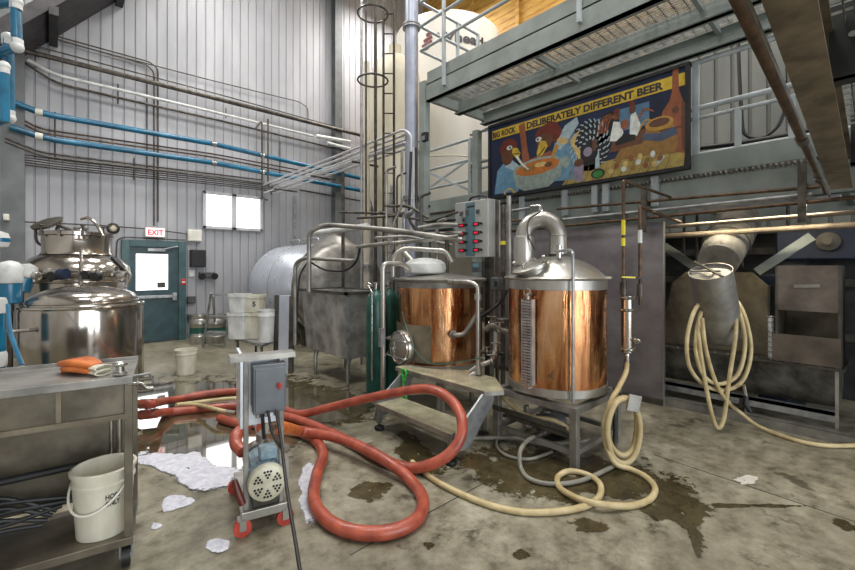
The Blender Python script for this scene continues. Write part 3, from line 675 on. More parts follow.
# ---- mash tun
TC, TR = Vector((3.42, 3.58, 0)), .5
t_ = T('mash_tun', 'copper-clad mash tun with oval side manway behind the steps', 'mash tun', (TC.x, TC.y, .4))
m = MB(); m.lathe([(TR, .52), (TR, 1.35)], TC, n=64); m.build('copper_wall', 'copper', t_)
m = MB(); m.lathe([(.1, .43), (TR - .02, .44), (TR + .008, .46), (TR + .008, .52)], TC, n=64); m.build('base_ring', 'steel', t_)
m = MB(); m.lathe([(TR, 1.35), (TR + .005, 1.352), (TR + .005, 1.415), (TR + .05, 1.425), (TR + .055, 1.445), (TR + .03, 1.455), (TR - .02, 1.457)], TC, n=64); m.build('top_band', 'steel_dull', t_)
m = MB(); m.lathe([(TR - .02, 1.455), (TR * .7, 1.475), (TR * .3, 1.5), (.08, 1.51), (.06, 1.56)], TC, n=48); m.build('flat_lid', 'steel', t_)
for a_ in range(4):
    an = math.pi / 4 + a_ * math.pi / 2; x_, y_ = TC.x + .38 * math.cos(an), TC.y + .38 * math.sin(an)
    m = MB(); m.cyl((x_, y_, 0), (x_, y_, .44), .03, n=12); m.build('leg', 'steel_dull', t_)
def patch(c, r, px0, px1, py0, py1, out, name, mat, parent):
    p0, n0 = surf(c, r + out, px0); p1, n1 = surf(c, r + out, px1); a0 = math.atan2(n0.y, n0.x); a1 = math.atan2(n1.y, n1.x)
    if a1 < a0: a1 += 2 * math.pi
    if a1 - a0 > math.pi: a0, a1 = a1, a0 + 2 * math.pi
    pm_, _ = surf(c, r, (px0 + px1) / 2); d = pm_.dot(FW); zt2 = EYE + (HORIZ - py0) / FPX * d; zb2 = EYE + (HORIZ - py1) / FPX * d
    m = MB(); K = 12; rings = []
    for i in range(K + 1):
        an = a0 + (a1 - a0) * i / K; u = Vector((math.cos(an), math.sin(an), 0)); o = Vector((c.x, c.y, 0))
        rings.append([o + u * (r + out) + Vector((0, 0, zb2)), o + u * (r + out) + Vector((0, 0, zt2)), o + u * (r - .005) + Vector((0, 0, zt2)), o + u * (r - .005) + Vector((0, 0, zb2))])
    m.ring_loft(rings); return m.build(name, mat, parent), zb2, zt2
patch(TC, TR, 394, 431, 325, 362, .006, 'side_plate', 'plate_warm', t_)
p, n = surf(TC, TR, 404); p.z = 1.57 - 79 / FPX * p.dot(FW); sd = Vector((-n.y, n.x, 0)); q_ = Vector((0, 0, 1)).rotation_difference(n)
m = MB(); e = lambda r1, h, kx=1.0: [p + n * h + sd * (math.cos(i * math.pi / 14) * r1 * 1.05) + Vector((0, 0, math.sin(i * math.pi / 14) * r1)) for i in range(28)]
m.ring_loft([e(.19, 0), e(.19, .05), e(.185, .06), e(.165, .06), e(.16, .075), e(.1, .095), e(.02, .1)]); md = m.build('manway_door', 'steel', t_)
m = MB(); m.torus(p + n * .075, .17, .01, n); m.build('door_ring', 'steel_mirror', md)
m = MB()
for dz in (-.09, .09): m.pipe([p - sd * .2 + n * .03 + Vector((0, 0, dz)), p - sd * .2 + n * .13 + Vector((0, 0, dz)), p + sd * .19 + n * .13 + Vector((0, 0, dz)), p + sd * .19 + n * .03 + Vector((0, 0, dz))], .011)
m.cyl(p + n * .09, p + n * .16, .012); m.beam(p + n * .13 + Vector((0, 0, -.1)), p + n * .13 + Vector((0, 0, .1)), .02, .012, n); m.build('door_clamp', 'silver_paint', md)
m = MB(); p2, n2 = surf(TC, TR, 399); p2.z = 1.57 - 28 / FPX * p2.dot(FW); m.box(p2 + n2 * .004, (.006, .1, .05), Matrix.Rotation(math.atan2(n2.y, n2.x), 3, 'Z')); m.build('name_plate', 'dark_pipe', t_, smooth=0)
# diagonal grain-out pipe and side outlet
m = MB(); p, n = surf(TC, TR, 452); p.z = 1.57 - 66 / FPX * p.dot(FW); b_ = at(481, 308, D=4.35)
m.pipe([p, p + n * .09, p + n * .1 + RT * .1 + Vector((0, 0, .01)), b_], .026, .05); m.torus(p + n * .05, .035, .01, n); m.build('outlet_pipe', 'steel_dull', t_)
m = MB(); m.pipe([at(449, 281.5, D=4.35), at(470, 282, D=4.1), at(478, 286, D=4.05), at(478, 372, D=4.05), at(470, 376, D=4.05)], .024, .07); m.build('recirculation_pipe', 'steel', t_)
for y_ in (297, 371): m = MB(); p = at(478, y_, D=4.05); m.cyl(p + Vector((0, 0, -.03)), p + Vector((0, 0, .03)), .036); m.build('pipe_coupling', 'steel_dull', t_)
for x_ in (448, 453, 459): m = MB(); p = at(x_, 282, D=4.3); m.torus(p, .03, .007, RT); m.build('pipe_coupling', 'steel_dull', t_)
m = MB(); c_ = at(427, 277, D=4.75); c_.z = 1.455
o_ = MB(); o_.lathe([(.21, .012), (.24, .03), (.25, .08), (.24, .13), (.18, .175), (.08, .195), (.02, .2)], Vector((3.28, 3.68, 1.49)), n=40); lid = o_.build('plastic_lid', 'white_cloud'); 
tag(lid, 'white domed plastic lid lying on top of the mash tun', 'lid'); m.b.free()

# ================================================================== PAIR OF POLISHED VESSELS, far left
def vessel(name, label, c, r, prof, bands, parts):
    t = T(name, label, 'tank', (c.x, c.y, 0)); m = MB(); m.lathe(prof, c, n=72); m.build('vessel_wall', 'steel_mirror', t)
    return t
VC = Vector((.27, 5.68, 0)); VR = .515
v1 = vessel('serving_tank', 'polished stainless jacketed tank with domed top nearest the trolley', VC, VR, [(.1, .22), (VR - .05, .24), (VR, .3), (VR, 1.14), (VR - .012, 1.185), (VR - .05, 1.195)], 0, 0)
m = MB(); m.lathe([(VR - .05, 1.192), (VR - .055, 1.25), (VR - .1, 1.3), (VR - .2, 1.345), (VR - .32, 1.375), (.1, 1.39), (.02, 1.39)], VC, n=72); m.build('domed_top', 'steel_mirror', v1)
m = MB(); m.torus((VC.x, VC.y, 1.182), VR - .01, .018, n=64); m.torus((VC.x, VC.y, 1.222), VR - .055, .01, n=64); m.build('rim_bead', 'steel_mirror', v1)
for a_ in range(3):
    an = a_ * 2.09 + .4; x_, y_ = VC.x + .38 * math.cos(an), VC.y + .38 * math.sin(an); m = MB(); m.cyl((x_, y_, 0), (x_, y_, .26), .028, n=12); m.build('leg', 'steel_dull', v1)
p, n = surf(VC, VR, 28); p.z = 1.57 - 62 / FPX * p.dot(FW); m = MB(); m.cyl(p, p + n * .14, .018); m.torus(p + n * .13, .024, .008, n); m.ell(p + n * .15, (.05, .05, .05)); m.build('side_valve', 'steel', v1)
m = MB(); p, n = surf(VC, VR, 128); p.z = .3
for dz in (0, .12): m.pipe([p + Vector((0, 0, dz)), p + n * .14 + Vector((0, 0, dz)), p + n * .15 + RT * .12 + Vector((0, 0, dz + .02))], .02); m.torus(p + n * .1 + Vector((0, 0, dz)), .028, .008, n)
m.build('outlet_manifold', 'silver_paint', v1)
V2 = Vector((.26, 7.05, 0)); VR2 = .53
v2 = vessel('tall_serving_tank', 'taller polished stainless tank with manway turret behind the jacketed tank', V2, VR2, [(.1, .22), (VR2 - .06, .24), (VR2 - .01, .3), (VR2 - .01, 1.42), (VR2 - .02, 1.45), (VR2 + .005, 1.48), (VR2 - .03, 1.5)], 0, 0)
m = MB(); m.lathe([(VR2 - .0, 1.49), (VR2 + .03, 1.53), (VR2 + .01, 1.6), (VR2 - .08, 1.69), (VR2 - .17, 1.74), (.1, 1.76)], V2, n=72); m.build('domed_top', 'steel_mirror', v2)
m = MB(); m.torus((V2.x, V2.y, 1.5), VR2 + .01, .022, n=64); m.torus((V2.x, V2.y, 1.4), VR2, .012, n=64); m.build('rim_bead', 'steel_mirror', v2)
m = MB(); m.lathe([(.37, 1.74), (.35, 1.77), (.35, 1.97), (.38, 1.98), (.38, 2.02), (.33, 2.03), (.1, 2.06), (.02, 2.06)], V2, n=48); tur = m.build('manway_turret', 'steel_mirror', v2)
for an in (3.6, 4.2, 4.8, 5.4):
    u = Vector((math.cos(an), math.sin(an), 0)); m = MB(); p = V2 + u * .385 + Vector((0, 0, 2.0)); m.box(p, (.03, .03, .08)); m.cyl(p, p + Vector((0, 0, .08)), .008, n=8); m.ell(p + Vector((0, 0, .09)), (.05, .05, .025)); m.build('clamp_knob', 'steel_dark', tur)
for a_ in range(3):
    an = a_ * 2.09 + .4; x_, y_ = V2.x + .38 * math.cos(an), V2.y + .38 * math.sin(an); m = MB(); m.cyl((x_, y_, 0), (x_, y_, .26), .028, n=12); m.build('leg', 'steel_dull', v2)
# fittings on the tops
m = MB(); p = at(81, 258, D=5.0)
for (x_, y_, r_, h_) in ((81, 222, .06, .14), (80, 240, .035, .2)):
    b_ = at(x_, y_ + 12, D=5.2); m.cyl(b_ - Vector((0, 0, h_ / 2)), b_ + Vector((0, 0, h_ / 2)), r_); m.torus(b_ + Vector((0, 0, h_ / 2)), r_ + .008, .01); m.torus(b_ - Vector((0, 0, h_ / 2)), r_ + .008, .01)
m.tube([at(81, 219, D=5.2), at(88, 218, D=5.2), at(96, 224, D=5.2), at(103, 236, D=5.2)], .018, 8, smooth=5)
m.tube([at(81, 250, D=4.95), at(80, 297, D=4.45)], .016, 8)
m.build('spray_ball_stack', 'steel_mirror', v2)
m = MB(); c_ = at(49, 226, D=5.25); m.lathe([(.1, .0), (.16, .02), (.17, .05), (.1, .07)], c_, (-.4, -.3, .8), n=28)
for s_ in (-1, 1): m.beam(c_ + RT * .12 * s_, c_ + RT * .05 * s_ + Vector((0, 0, -.18)), .03, .03)
m.tube([c_ + RT * -.17, c_ + RT * -.15 + Vector((0, 0, -.2)), c_ + RT * .0 + Vector((0, 0, -.28))], .016, 8, smooth=4)
m.tube([c_ + RT * .14, c_ + RT * .3 + Vector((0, 0, -.06))], .02, 8)
m.build('open_hatch', 'steel_dark', v2)
m = MB()
for (x_, y_, s_) in ((34, 276, .09), (48, 272, .07), (57, 274, .1), (92, 273, .08), (100, 274, .06), (112, 270, .09), (122, 276, .08)):
    b_ = at(x_, y_, D=4.75); m.cyl(b_ - RT * s_ * .5, b_ + RT * s_ * .5, s_ * .42); m.cyl(b_ + Vector((0, 0, -s_ * .7)), b_ + Vector((0, 0, s_ * .6)), s_ * .2); m.torus(b_ + RT * s_ * .5, s_ * .45, .01, RT)
m.tube([at(34, 276, D=4.75), at(60, 270, D=4.75), at(92, 272, D=4.75), at(128, 272, D=4.75)], .014, 8)
m.tube([at(125, 268, D=4.75), at(131, 276, D=4.75), at(126, 286, D=4.75)], .014, 8, smooth=3)
o = m.build('valve_cluster', 'steel', v2)
for (x_, y_) in ((53, 276), (86, 275), (96, 277)): m = MB(); b_ = at(x_, y_, D=4.68); m.cyl(b_ - FW * .03, b_ + FW * .03, .05); m.build('valve_actuator', 'black', o)
m = MB(); m.beam(at(113, 258, D=4.9), at(129, 274, D=4.8), .05, .04); m.build('black_lever', 'black', o)
m = MB(); b_ = at(63, 274, D=4.66); m.cyl(b_ - RT * .04, b_ + RT * .04, .06); m.build('blue_actuator', 'blue_dark', o)

# ================================================================== DAIRY TANK (horizontal)
DX, DZ, DR = 4.4, 1.14, .97
ya0, yb0, ys0 = 7.45, 10.0, 7.7
dk = T('dairy_tank', 'large round-ended horizontal storage tank with bright cladding below the window', 'tank', (DX, 8.7, 0))
A_ = [i * math.pi / 2 / 10 for i in range(11)]
m = MB(); m.lathe([(DR, ys0)] + [(DR * math.cos(t) if t < 1.5 else .01, yb0 + .32 * math.sin(t)) for t in A_], (DX, 0, DZ), (0, 1, 0), n=72, caps=False); m.build('bright_cladding', 'steel_clad', dk, smooth=60)
m = MB(); m.lathe([(DR * .99 * math.cos(t) if t < 1.5 else .01, ya0 - .42 * math.sin(t)) for t in reversed(A_)] + [(DR * .99, ys0 + .01)], (DX, 0, DZ), (0, 1, 0), n=72, caps=False); m.build('bare_head', 'steel_dull', dk, smooth=60)
m = MB(); m.torus((DX, ys0, DZ), DR + .002, .012, (0, 1, 0), n=72); m.torus((DX, 8.9, DZ), DR + .001, .005, (0, 1, 0), n=72); m.build('seam_band', 'steel_dull', dk)
m = MB(); m.lathe([(.55, DZ + .78), (.4, DZ + .93), (.22, DZ + 1.07), (.14, DZ + 1.1), (.13, DZ + 1.17), (.02, DZ + 1.18)], (DX - .02, 7.75, 0), n=48); m.build('conical_manway', 'steel_dull', dk)
for y_ in (7.9, 9.6):
    m = MB(); m.poly([(DX - .6, y_, 0), (DX + .6, y_, 0), (DX + .75, y_, .5), (DX, y_, .2), (DX - .75, y_, .5)], (0, .12, 0)); m.build('saddle', 'steel_dark', dk, smooth=0)
m = MB(); q1 = at(281, 236, X=4.1)
m.pipe([(4.3, 9.7, 2.08), (4.3, 9.7, 2.22), (4.3, 9.2, 2.22), (4.3, 9.2, 2.08)], .03); m.pipe([(4.3, 9.0, 2.08), (4.3, 9.0, 2.22), (4.3, 8.3, 2.22), (4.3, 8.25, 2.08)], .032, .12); m.build('top_pipes', 'galv', dk)

# ================================================================== SQUARE VAT
vt = T('square_vat', 'square dull steel vat on angled legs before the dairy tank', 'vat', (3.2, 5.15, 0))
X0, X1, Y0, Y1 = 2.83, 3.5, 4.7, 6.0
m = MB(); zb2, zt2 = .37, 1.24
lo = [(X0 + .05, Y0 + .06, zb2), (X1 - .02, Y0 + .06, zb2), (X1 - .02, Y1 - .06, zb2), (X0 + .05, Y1 - .06, zb2)]; hi = [(X0, Y0, zt2), (X1, Y0, zt2), (X1, Y1, zt2), (X0, Y1, zt2)]
i1 = [(X0 + .012, Y0 + .012, zt2), (X1 - .012, Y0 + .012, zt2), (X1 - .012, Y1 - .012, zt2), (X0 + .012, Y1 - .012, zt2)]; i2 = [(x_, y_, zb2 + .02) for x_, y_, _ in [(X0 + .06, Y0 + .07, 0), (X1 - .03, Y0 + .07, 0), (X1 - .03, Y1 - .07, 0), (X0 + .06, Y1 - .07, 0)]]
m.ring_loft([[Vector(p) for p in r_] for r_ in (lo, hi, i1, i2)]); m.build('vat_body', 'vat', vt, smooth=0, bevel=.01)
m = MB()
for a_ in (X0 - .01, X1 + .01): m.bb(a_ - .02, a_ + .02, Y0 - .03, Y1 + .03, zt2 - .02, zt2 + .02)
for b_ in (Y0 - .01, Y1 + .01): m.bb(X0 - .03, X1 + .03, b_ - .02, b_ + .02, zt2 - .02, zt2 + .02)
m.build('rim', 'steel_dark', vt, smooth=0)
m = MB(); m.bb(X0 - .006, X0 + .05, Y0 - .006, Y0 + .006, zb2 + .05, zt2 - .02); m.build('corner_seam', 'galv', vt, smooth=0)
for x_, y_ in ((X0 + .08, Y0 + .1), (X0 + .08, Y1 - .3), (X1 - .08, Y0 + .1), (X1 - .08, Y1 - .3)):
    m = MB(); m.tube([(x_ + .05, y_ + .04, zb2), (x_, y_, .26), (x_, y_, 0)], [.035, .028, .024], 10); m.build('leg', 'steel_dull', vt)

# ================================================================== STEPS (checker-plate work platform)
sp_ = T('work_steps', 'two-tread steel work platform with checker plate beside the mash tun', 'steps', (2.8, 2.85, 0))
zt = .53
m = MB(); out = [(2.72, 2.3), (2.86, 2.2), (3.14, 2.52), (3.14, 2.9), (2.92, 3.15), (2.84, 3.5), (2.7, 3.5)]
m.poly([(x_, y_, zt) for x_, y_ in out], (0, 0, -.006)); top = m.build('top_tread', 'tread', sp_, smooth=0)
m = MB(); m.poly([(x_, y_, zt - .006) for x_, y_ in out], (0, 0, -.034)); m.build('tread_frame', 'steel_dull', top, smooth=0)
m = MB()
random.seed(3)
def inside(x_, y_):
    return 2.75 < x_ < 3.1 and 2.36 < y_ < 3.4 and (y_ > 2.36 + max(0, (x_ - 2.86)) * 1.3) and (y_ < 3.4 - max(0, x_ - 2.85) * 1.6)
x_ = 2.75; i = 0
while x_ < 3.1:
    y_ = 2.3
    while y_ < 3.45:
        if inside(x_, y_):
            s_ = 1 if (i % 2) else -1; m.box((x_, y_, zt + .001), (.022, .006, .003), Matrix.Rotation(R(45) * s_, 3, 'Z'))
        y_ += .034; i += 1
    x_ += .034; i += 1
m.build('checker_pattern', 'steel', top, smooth=0)
m = MB(); m.bb(2.36, 2.66, 2.34, 3.36, .244, .25); low = m.build('lower_tread', 'tread', sp_, smooth=0)
m = MB(); m.bb(2.36, 2.66, 2.34, 3.36, .205, .244); m.build('tread_frame', 'steel_dull', low, smooth=0)
m = MB(); x_ = 2.38; i = 0
while x_ < 2.65:
    y_ = 2.36
    while y_ < 3.35: m.box((x_, y_, .251), (.022, .006, .003), Matrix.Rotation(R(45) * (1 if i % 2 else -1), 3, 'Z')); y_ += .034; i += 1
    x_ += .034; i += 1
m.build('checker_pattern', 'steel', low, smooth=0)
for y_ in (2.31, 3.385):
    m = MB(); m.poly([(2.34, y_, .1), (2.4, y_, .26), (2.72, y_, .5), (2.86, y_, .5), (2.86, y_, .42), (2.55, y_, .1)], (0, .02, 0)); m.build('side_sheet', 'galv', sp_, smooth=0)
for x_, y_ in ((2.38, 2.36), (2.38, 3.34), (3.02, 2.56), (3.0, 3.1)):
    m = MB(); m.bb(x_ - .02, x_ + .02, y_ - .02, y_ + .02, .06, .21 if x_ < 2.6 else zt - .04); lg = m.build('leg', 'steel_dull', sp_, smooth=0)
    m = MB(); m.lathe([(.045, 0), (.05, .012), (.045, .03), (.016, .036), (.014, .06)], (x_, y_, 0), n=20); m.build('rubber_foot', 'black', lg)
gw = MB(); p = at(404, 373, X=2.68); ax = Vector((0, -1, 0))
for dz, r_ in ((0, .036), (-.235, .036)): gw.torus(p + Vector((0, 0, dz)), r_, .011, (1, 0, 0), n=18)
gw.tube([p + Vector((0, 0, -.04)), p + Vector((0, .012, -.11)), p + Vector((0, 0, -.2))], .011, 8, smooth=4); gw.box(p + Vector((0, 0, -.06)), (.02, .045, .03))
tag(gw.build('hose_spanner', 'green'), 'bright green hose spanner hooked on the edge of the checker-plate steps', 'spanner')

# ================================================================== CONTROL PANEL
cp = T('control_panel', 'steel control cabinet with rows of switches and red displays above the kettles', 'control panel', (3.98, 3.5, 0))
cx = 3.9; cy0, cy1 = at(488, 230, X=cx).y, at(455, 230, X=cx).y; cz0, cz1 = at(470, 257.5, X=cx).z, at(470, 201, X=cx).z
m = MB(); m.bb(cx, cx + .24, cy0, cy1, cz0, cz1); m.build('cabinet', 'panel_steel', cp, smooth=0, bevel=.008)
m = MB(); m.bb(cx - .003, cx, (cy0 + cy1) / 2 - .07, (cy0 + cy1) / 2 + .09, cz0 + .02, cz1 - .02); m.build('blue_stripe', 'panel_blue', cp, smooth=0)
H = cz1 - cz0; Wc = cy1 - cy0
for r_ in range(4):
    for c_ in (.28, .72):
        y_ = cy1 - Wc * c_ + .03; z_ = cz1 - H * (.42 + .15 * r_)
        m = MB(); m.bb(cx - .012, cx, y_ - .05, y_ + .05, z_ - .022, z_ + .022); d_ = m.build('display', 'black', cp, smooth=0)
        m = MB(); m.bb(cx - .014, cx - .012, y_ - .032, y_ + .032, z_ - .01, z_ + .01); m.build('digits', 'led', d_, smooth=0)
        m = MB(); m.cyl((cx - .02, y_ - .085, z_), (cx, y_ - .085, z_), .014, n=14); m.beam((cx - .026, y_ - .085, z_ - .014), (cx - .026, y_ - .085, z_ + .014), .008, .01); m.build('knob', 'black', cp)
for c_, z_ in ((.22, .2), (.4, .18), (.72, .2), (.3, .31)):
    m = MB(); y_ = cy1 - Wc * c_; m.bb(cx - .02, cx, y_ - .022, y_ + .022, cz1 - H * z_ - .03, cz1 - H * z_ + .02); m.cyl((cx - .03, y_, cz1 - H * z_), (cx - .02, y_, cz1 - H * z_), .012, n=12); m.build('switch', 'gauge', cp)
m = MB(); m.bb(cx - .004, cx, (cy0 + cy1) / 2 - .06, (cy0 + cy1) / 2 + .06, cz1 - .085, cz1 - .06); m.build('name_strip', 'ink', cp, smooth=0)
m = MB(); m.bb(cx + .08, cx + .16, cy0 + .04, cy0 + .12, .0, cz0); m.bb(cx + .04, cx + .2, cy0 + .0, cy0 + .16, 0, .012); m.build('stand_post', 'steel_dark', cp, smooth=0)
m = MB(); m.tube([(cx + .1, cy1 - .15, cz1 + .0), (cx + .1, cy1 - .2, cz1 + .06), (cx + .1, cy0 + .15, cz1 + .06), (cx + .1, cy0 + .1, cz1)], .014, 8, smooth=4); m.build('conduit_loop', 'black', cp)
m = MB(); p = at(477, 267, X=cx); m.box(p, (.05, .14, .13)); ct = m.build('small_controller', 'gauge', cp, bevel=.008)
m = MB(); m.box(p + Vector((-.028, 0, .02)), (.006, .09, .05)); m.build('screen', 'lcd', ct, smooth=0)

# ================================================================== SILOS
def silo_text():
    pass
wc = Vector((6.95, 7.0, 0)); wr_ = 1.2
ws = T('white_silo', 'off-white grain silo lettered Wheatland rising behind the mezzanine', 'silo', wc)
m = MB(); m.lathe([(.25, .9), (.3, .9), (wr_, 2.3), (wr_, 6.92), (wr_ - .03, 6.95), (.4, 7.0), (.1, 7.02)], wc, n=72); m.build('silo_shell', 'white_tank', ws)
m = MB()
for z_ in (2.3, 3.9, 5.5): m.torus((wc.x, wc.y, z_), wr_ + .001, .012, n=64)
m.build('seam_ring', 'cream', ws)
for a_ in range(4):
    an = a_ * math.pi / 2 + .3; m = MB(); m.beam((wc.x + 1.1 * math.cos(an), wc.y + 1.1 * math.sin(an), 0), (wc.x + 1.14 * math.cos(an), wc.y + 1.14 * math.sin(an), 2.5), .1, .1); m.build('leg', 'gray_paint', ws, smooth=0)
# lettering wrapped on the shell
def wrap_text(body, px0, px1, py, h, mat, name, parent, c, r):
    p0, n0 = surf(c, r, px0); p1, n1 = surf(c, r, px1); a0, a1 = math.atan2(n0.y, n0.x), math.atan2(n1.y, n1.x)
    if a1 < a0: a1 += 2 * math.pi
    L_ = (a1 - a0) * r; z_ = EYE + (HORIZ - py) / FPX * p0.dot(FW)
    m = MB(); m.text(body, (0, 0, 0), (1, 0, 0), (0, 1, 0), h, fit=L_, bold=.03)
    bmesh.ops.subdivide_edges(m.b, edges=[e_ for e_ in m.b.edges if e_.calc_length() > .08], cuts=3)
    bmesh.ops.triangulate(m.b, faces=m.b.faces)
    for v in m.b.verts:
        an = a0 + v.co.x / r; z0_ = v.co.y; v.co = Vector((c.x + (r + .014) * math.cos(an), c.y + (r + .014) * math.sin(an), z_ + z0_))
    return m.build(name, mat, parent, smooth=0, fixn=False)
wrap_text('Wheatland', 437, 496, 42.5, .2, 'ink', 'lettering', ws, wc, wr_)
m = MB(); p, n = surf(wc, wr_, 428); p.z = EYE + (HORIZ - 42) / FPX * p.dot(FW); sd = Vector((-n.y, n.x, 0)); 
for dz, w_, o_ in ((.16, .12, .02), (.06, .2, 0), (-.04, .24, -.02), (-.13, .16, -.05)):
    m.box(p + n * .01 + sd * o_ + Vector((0, 0, dz)), (.012, w_, .06), Matrix.Rotation(math.atan2(n.y, n.x), 3, 'Z') @ Matrix.Rotation(R(20), 3, 'X'))
m.build('maroon_emblem', 'maroon', ws, smooth=0)
cc = Vector((5.05, 6.55, 0)); cr_ = .5
cs = T('cream_silo', 'narrow cream silo with stained shell and cone foot beside the caged ladder', 'silo', cc)
m = MB(); m.lathe([(.12, 1.6), (.14, 1.6), (cr_, 3.0), (cr_, 5.2), (cr_ - .03, 5.4), (cr_ - .15, 5.6), (.2, 5.72), (.12, 5.75), (.12, 5.95), (.02, 5.95)], cc, n=56); m.build('silo_shell', 'cream', cs)
for a_ in range(4):
    an = a_ * math.pi / 2 + .785; m = MB(); m.beam((cc.x + .48 * math.cos(an), cc.y + .48 * math.sin(an), 0), (cc.x + .48 * math.cos(an), cc.y + .48 * math.sin(an), 3.1), .06, .06); m.build('leg', 'galv', cs, smooth=0)
# caged ladder
lx = 6.3
ldp = T('caged_ladder', 'tall grey ladder with round safety hoops between the duct and the cream silo', 'ladder', at(388, 300, D=lx))
la, lb = at(383.5, 200, D=lx), at(394, 200, D=lx); sd = (lb - la); sd.z = 0
for b_ in (la, lb):
    m = MB(); m.beam((b_.x, b_.y, 0), (b_.x, b_.y, 7.2), .035, .02); m.build('rail', 'dark_pipe', ldp, smooth=0)
m = MB(); z_ = .3
while z_ < 7.1: m.tube([(la.x, la.y, z_), (lb.x, lb.y, z_)], .01, 6); z_ += .3
m.build('rungs', 'dark_pipe', ldp)
mid = Vector(((la.x + lb.x) / 2, (la.y + lb.y) / 2, 0)); hoopc = mid - RT * .22 - FW * .15
for z_ in (EYE + (HORIZ - 20) / FPX * lx, EYE + (HORIZ - 85) / FPX * lx, 6.2):
    m = MB(); m.torus((hoopc.x, hoopc.y, z_), .22, .014, n=30, m=6); m.build('safety_hoop', 'dark_pipe', ldp)
for px in (366, 375.5):
    b_ = at(px, 100, D=lx - .1); m = MB(); m.beam((b_.x, b_.y, 2.3), (b_.x, b_.y, 7.2), .02, .02); m.build('cage_strap', 'dark_pipe', ldp, smooth=0)
# vertical ducts
def vpipe(name, label, px, D, r, z0_, z1_, mat, fl=(), cat='pipe', top=None):
    b_ = at(px, 200, D=D); t = T(name, label, cat, (b_.x, b_.y, z0_)); m = MB(); m.cyl((b_.x, b_.y, z0_), (b_.x, b_.y, z1_), r, n=28); m.build('pipe_run', mat, t)
    for z_ in fl: m = MB(); m.lathe([(r, -.03), (r + .035, -.03), (r + .035, -.008), (r + .025, -.006), (r + .025, .006), (r + .035, .008), (r + .035, .03), (r, .03)], (b_.x, b_.y, z_), n=28); m.build('flange', 'galv', t)
    return t
vpipe('blue_grey_duct', 'thick blue-grey vertical duct with bolted flange beside the mezzanine', 411.5, 6.2, .1, 0, 7.4, 'duct', (EYE + (HORIZ - 27) / FPX * 6.2, 2.6), 'duct')
vpipe('cream_downpipe', 'slim cream vertical pipe beside the caged ladder', 366.5, 6.9, .05, 0, EYE + (HORIZ - 62) / FPX * 6.9, 'cream', (1.6,))
vpipe('tall_conduit', 'dark slim vertical conduit running to the roof before the cream silo', 375.5, 6.8, .026, 0, 7.8, 'dark_pipe')
vpipe('steel_riser', 'bright slim vertical steel riser crossing the sloping tube bundle', 361.5, 6.8, .022, 0, 7.6, 'galv')
# ================================================================== PIPES ON THE LINER WALL
YP = 10.28
def wpipe(name, label, pts, r, mat, Y=YP, bend=.25, cat='pipe', group=None, n=8, parts=()):
    P = [at(x_, y_, Y=Y) for x_, y_ in pts]; m = MB(); m.pipe(P, r, bend, n)
    o = m.build(name, mat); tag(o, label, cat, group)
    return o
wpipe('steam_main', 'thickest brown pipe sloping across the liner wall above the white pipe', [(22, 50), (214, 98), (360, 135), (398, 146)], .05, 'dark_pipe', Y=10.2)
wpipe('steam_conduit', 'thin dark conduit running just above the thickest brown pipe', [(20, 42), (214, 93), (333, 126)], .014, 'dark_pipe', Y=10.35)
wpipe('conduit', 'dark conduit from the roof steel turning down the liner wall', [(36, -5), (38, 31), (150, 62), (158, 69), (158, 222)], .014, 'dark_pipe', Y=10.42)
wpipe('conduit', 'dark conduit beside its twin, turning down to the exit sign', [(34, -5), (35, 33), (147, 65), (154, 72), (154, 226)], .014, 'dark_pipe', Y=10.42)
wpipe('conduit', 'thin conduit high on the liner wall ending in a short drop', [(60, 41), (214, 81), (300, 102), (308, 108), (308, 124)], .012, 'dark_pipe', Y=10.42)
wpipe('white_pipe', 'white-lagged pipe below the thickest brown pipe', [(28, 60), (55, 75), (120, 90), (214, 112), (313, 136)], .032, 'white_cloud', Y=10.3)
wpipe('dark_return_pipe', 'dark pipe running below the white-lagged pipe', [(24, 62), (55, 83), (120, 98), (214, 119), (350, 152)], .024, 'dark_pipe', Y=10.3)
wpipe('lagged_pipe', 'short thick white lagging on the upper pipe near the wall column', [(316, 136), (350, 142)], .055, 'white_cloud', Y=10.15)
wpipe('lagged_pipe', 'short thick white lagging on the lower pipe near the wall column', [(327, 143), (350, 149)], .05, 'white_cloud', Y=10.15)
for nm, lb, pts in (('blue_pipe', 'upper of the two blue pipes along the liner wall', [(12, 102), (38, 112), (55, 116), (214, 144), (385, 184)]), ('blue_pipe', 'lower of the two blue pipes along the liner wall', [(10, 127), (38, 136), (55, 140), (214, 163), (385, 195)])):
    t = T(nm, lb, 'pipe', at(55, pts[2][1], Y=10.15)); m = MB(); m.tube([at(x_, y_, Y=10.15) for x_, y_ in pts], .055, 12); m.build('pipe_run', 'blue', t)
    for px in (39, 214, 262):
        i = 1 if px < 100 else 3
        (xa, ya_), (xb, yb_) = (pts[1], pts[2]) if px < 100 else (pts[3], pts[4]); py = ya_ + (yb_ - ya_) * (px - xa) / (xb - xa)
        p = at(px, py, Y=10.15); m = MB(); m.cyl(p - Vector((.05, 0, 0)), p + Vector((.05, 0, 0)), .062); m.build('joint', 'white_pl' if px < 100 else 'silver_paint', t)
for i, (dy, lb) in enumerate(((0, 'upper thin brown pipe running between the two blue pipes'), (4, 'lower thin brown pipe running between the two blue pipes'))):
    wpipe('brown_pipe', lb, [(16, 116 + dy), (40, 129 + dy), (214, 154 + dy * .8), (330, 176 + dy)], .016, 'rust_pipe', Y=10.25)
for i, (dy, lb) in enumerate(((0, 'upper dark pipe just under the lower blue pipe'), (3.5, 'dark pipe second below the lower blue pipe'))):
    wpipe('dark_pipe', lb, [(5, 138 + dy), (40, 152 + dy), (60, 155 + dy), (214, 174 + dy * .8), (262, 180 + dy)], .018, 'dark_pipe', Y=10.2)
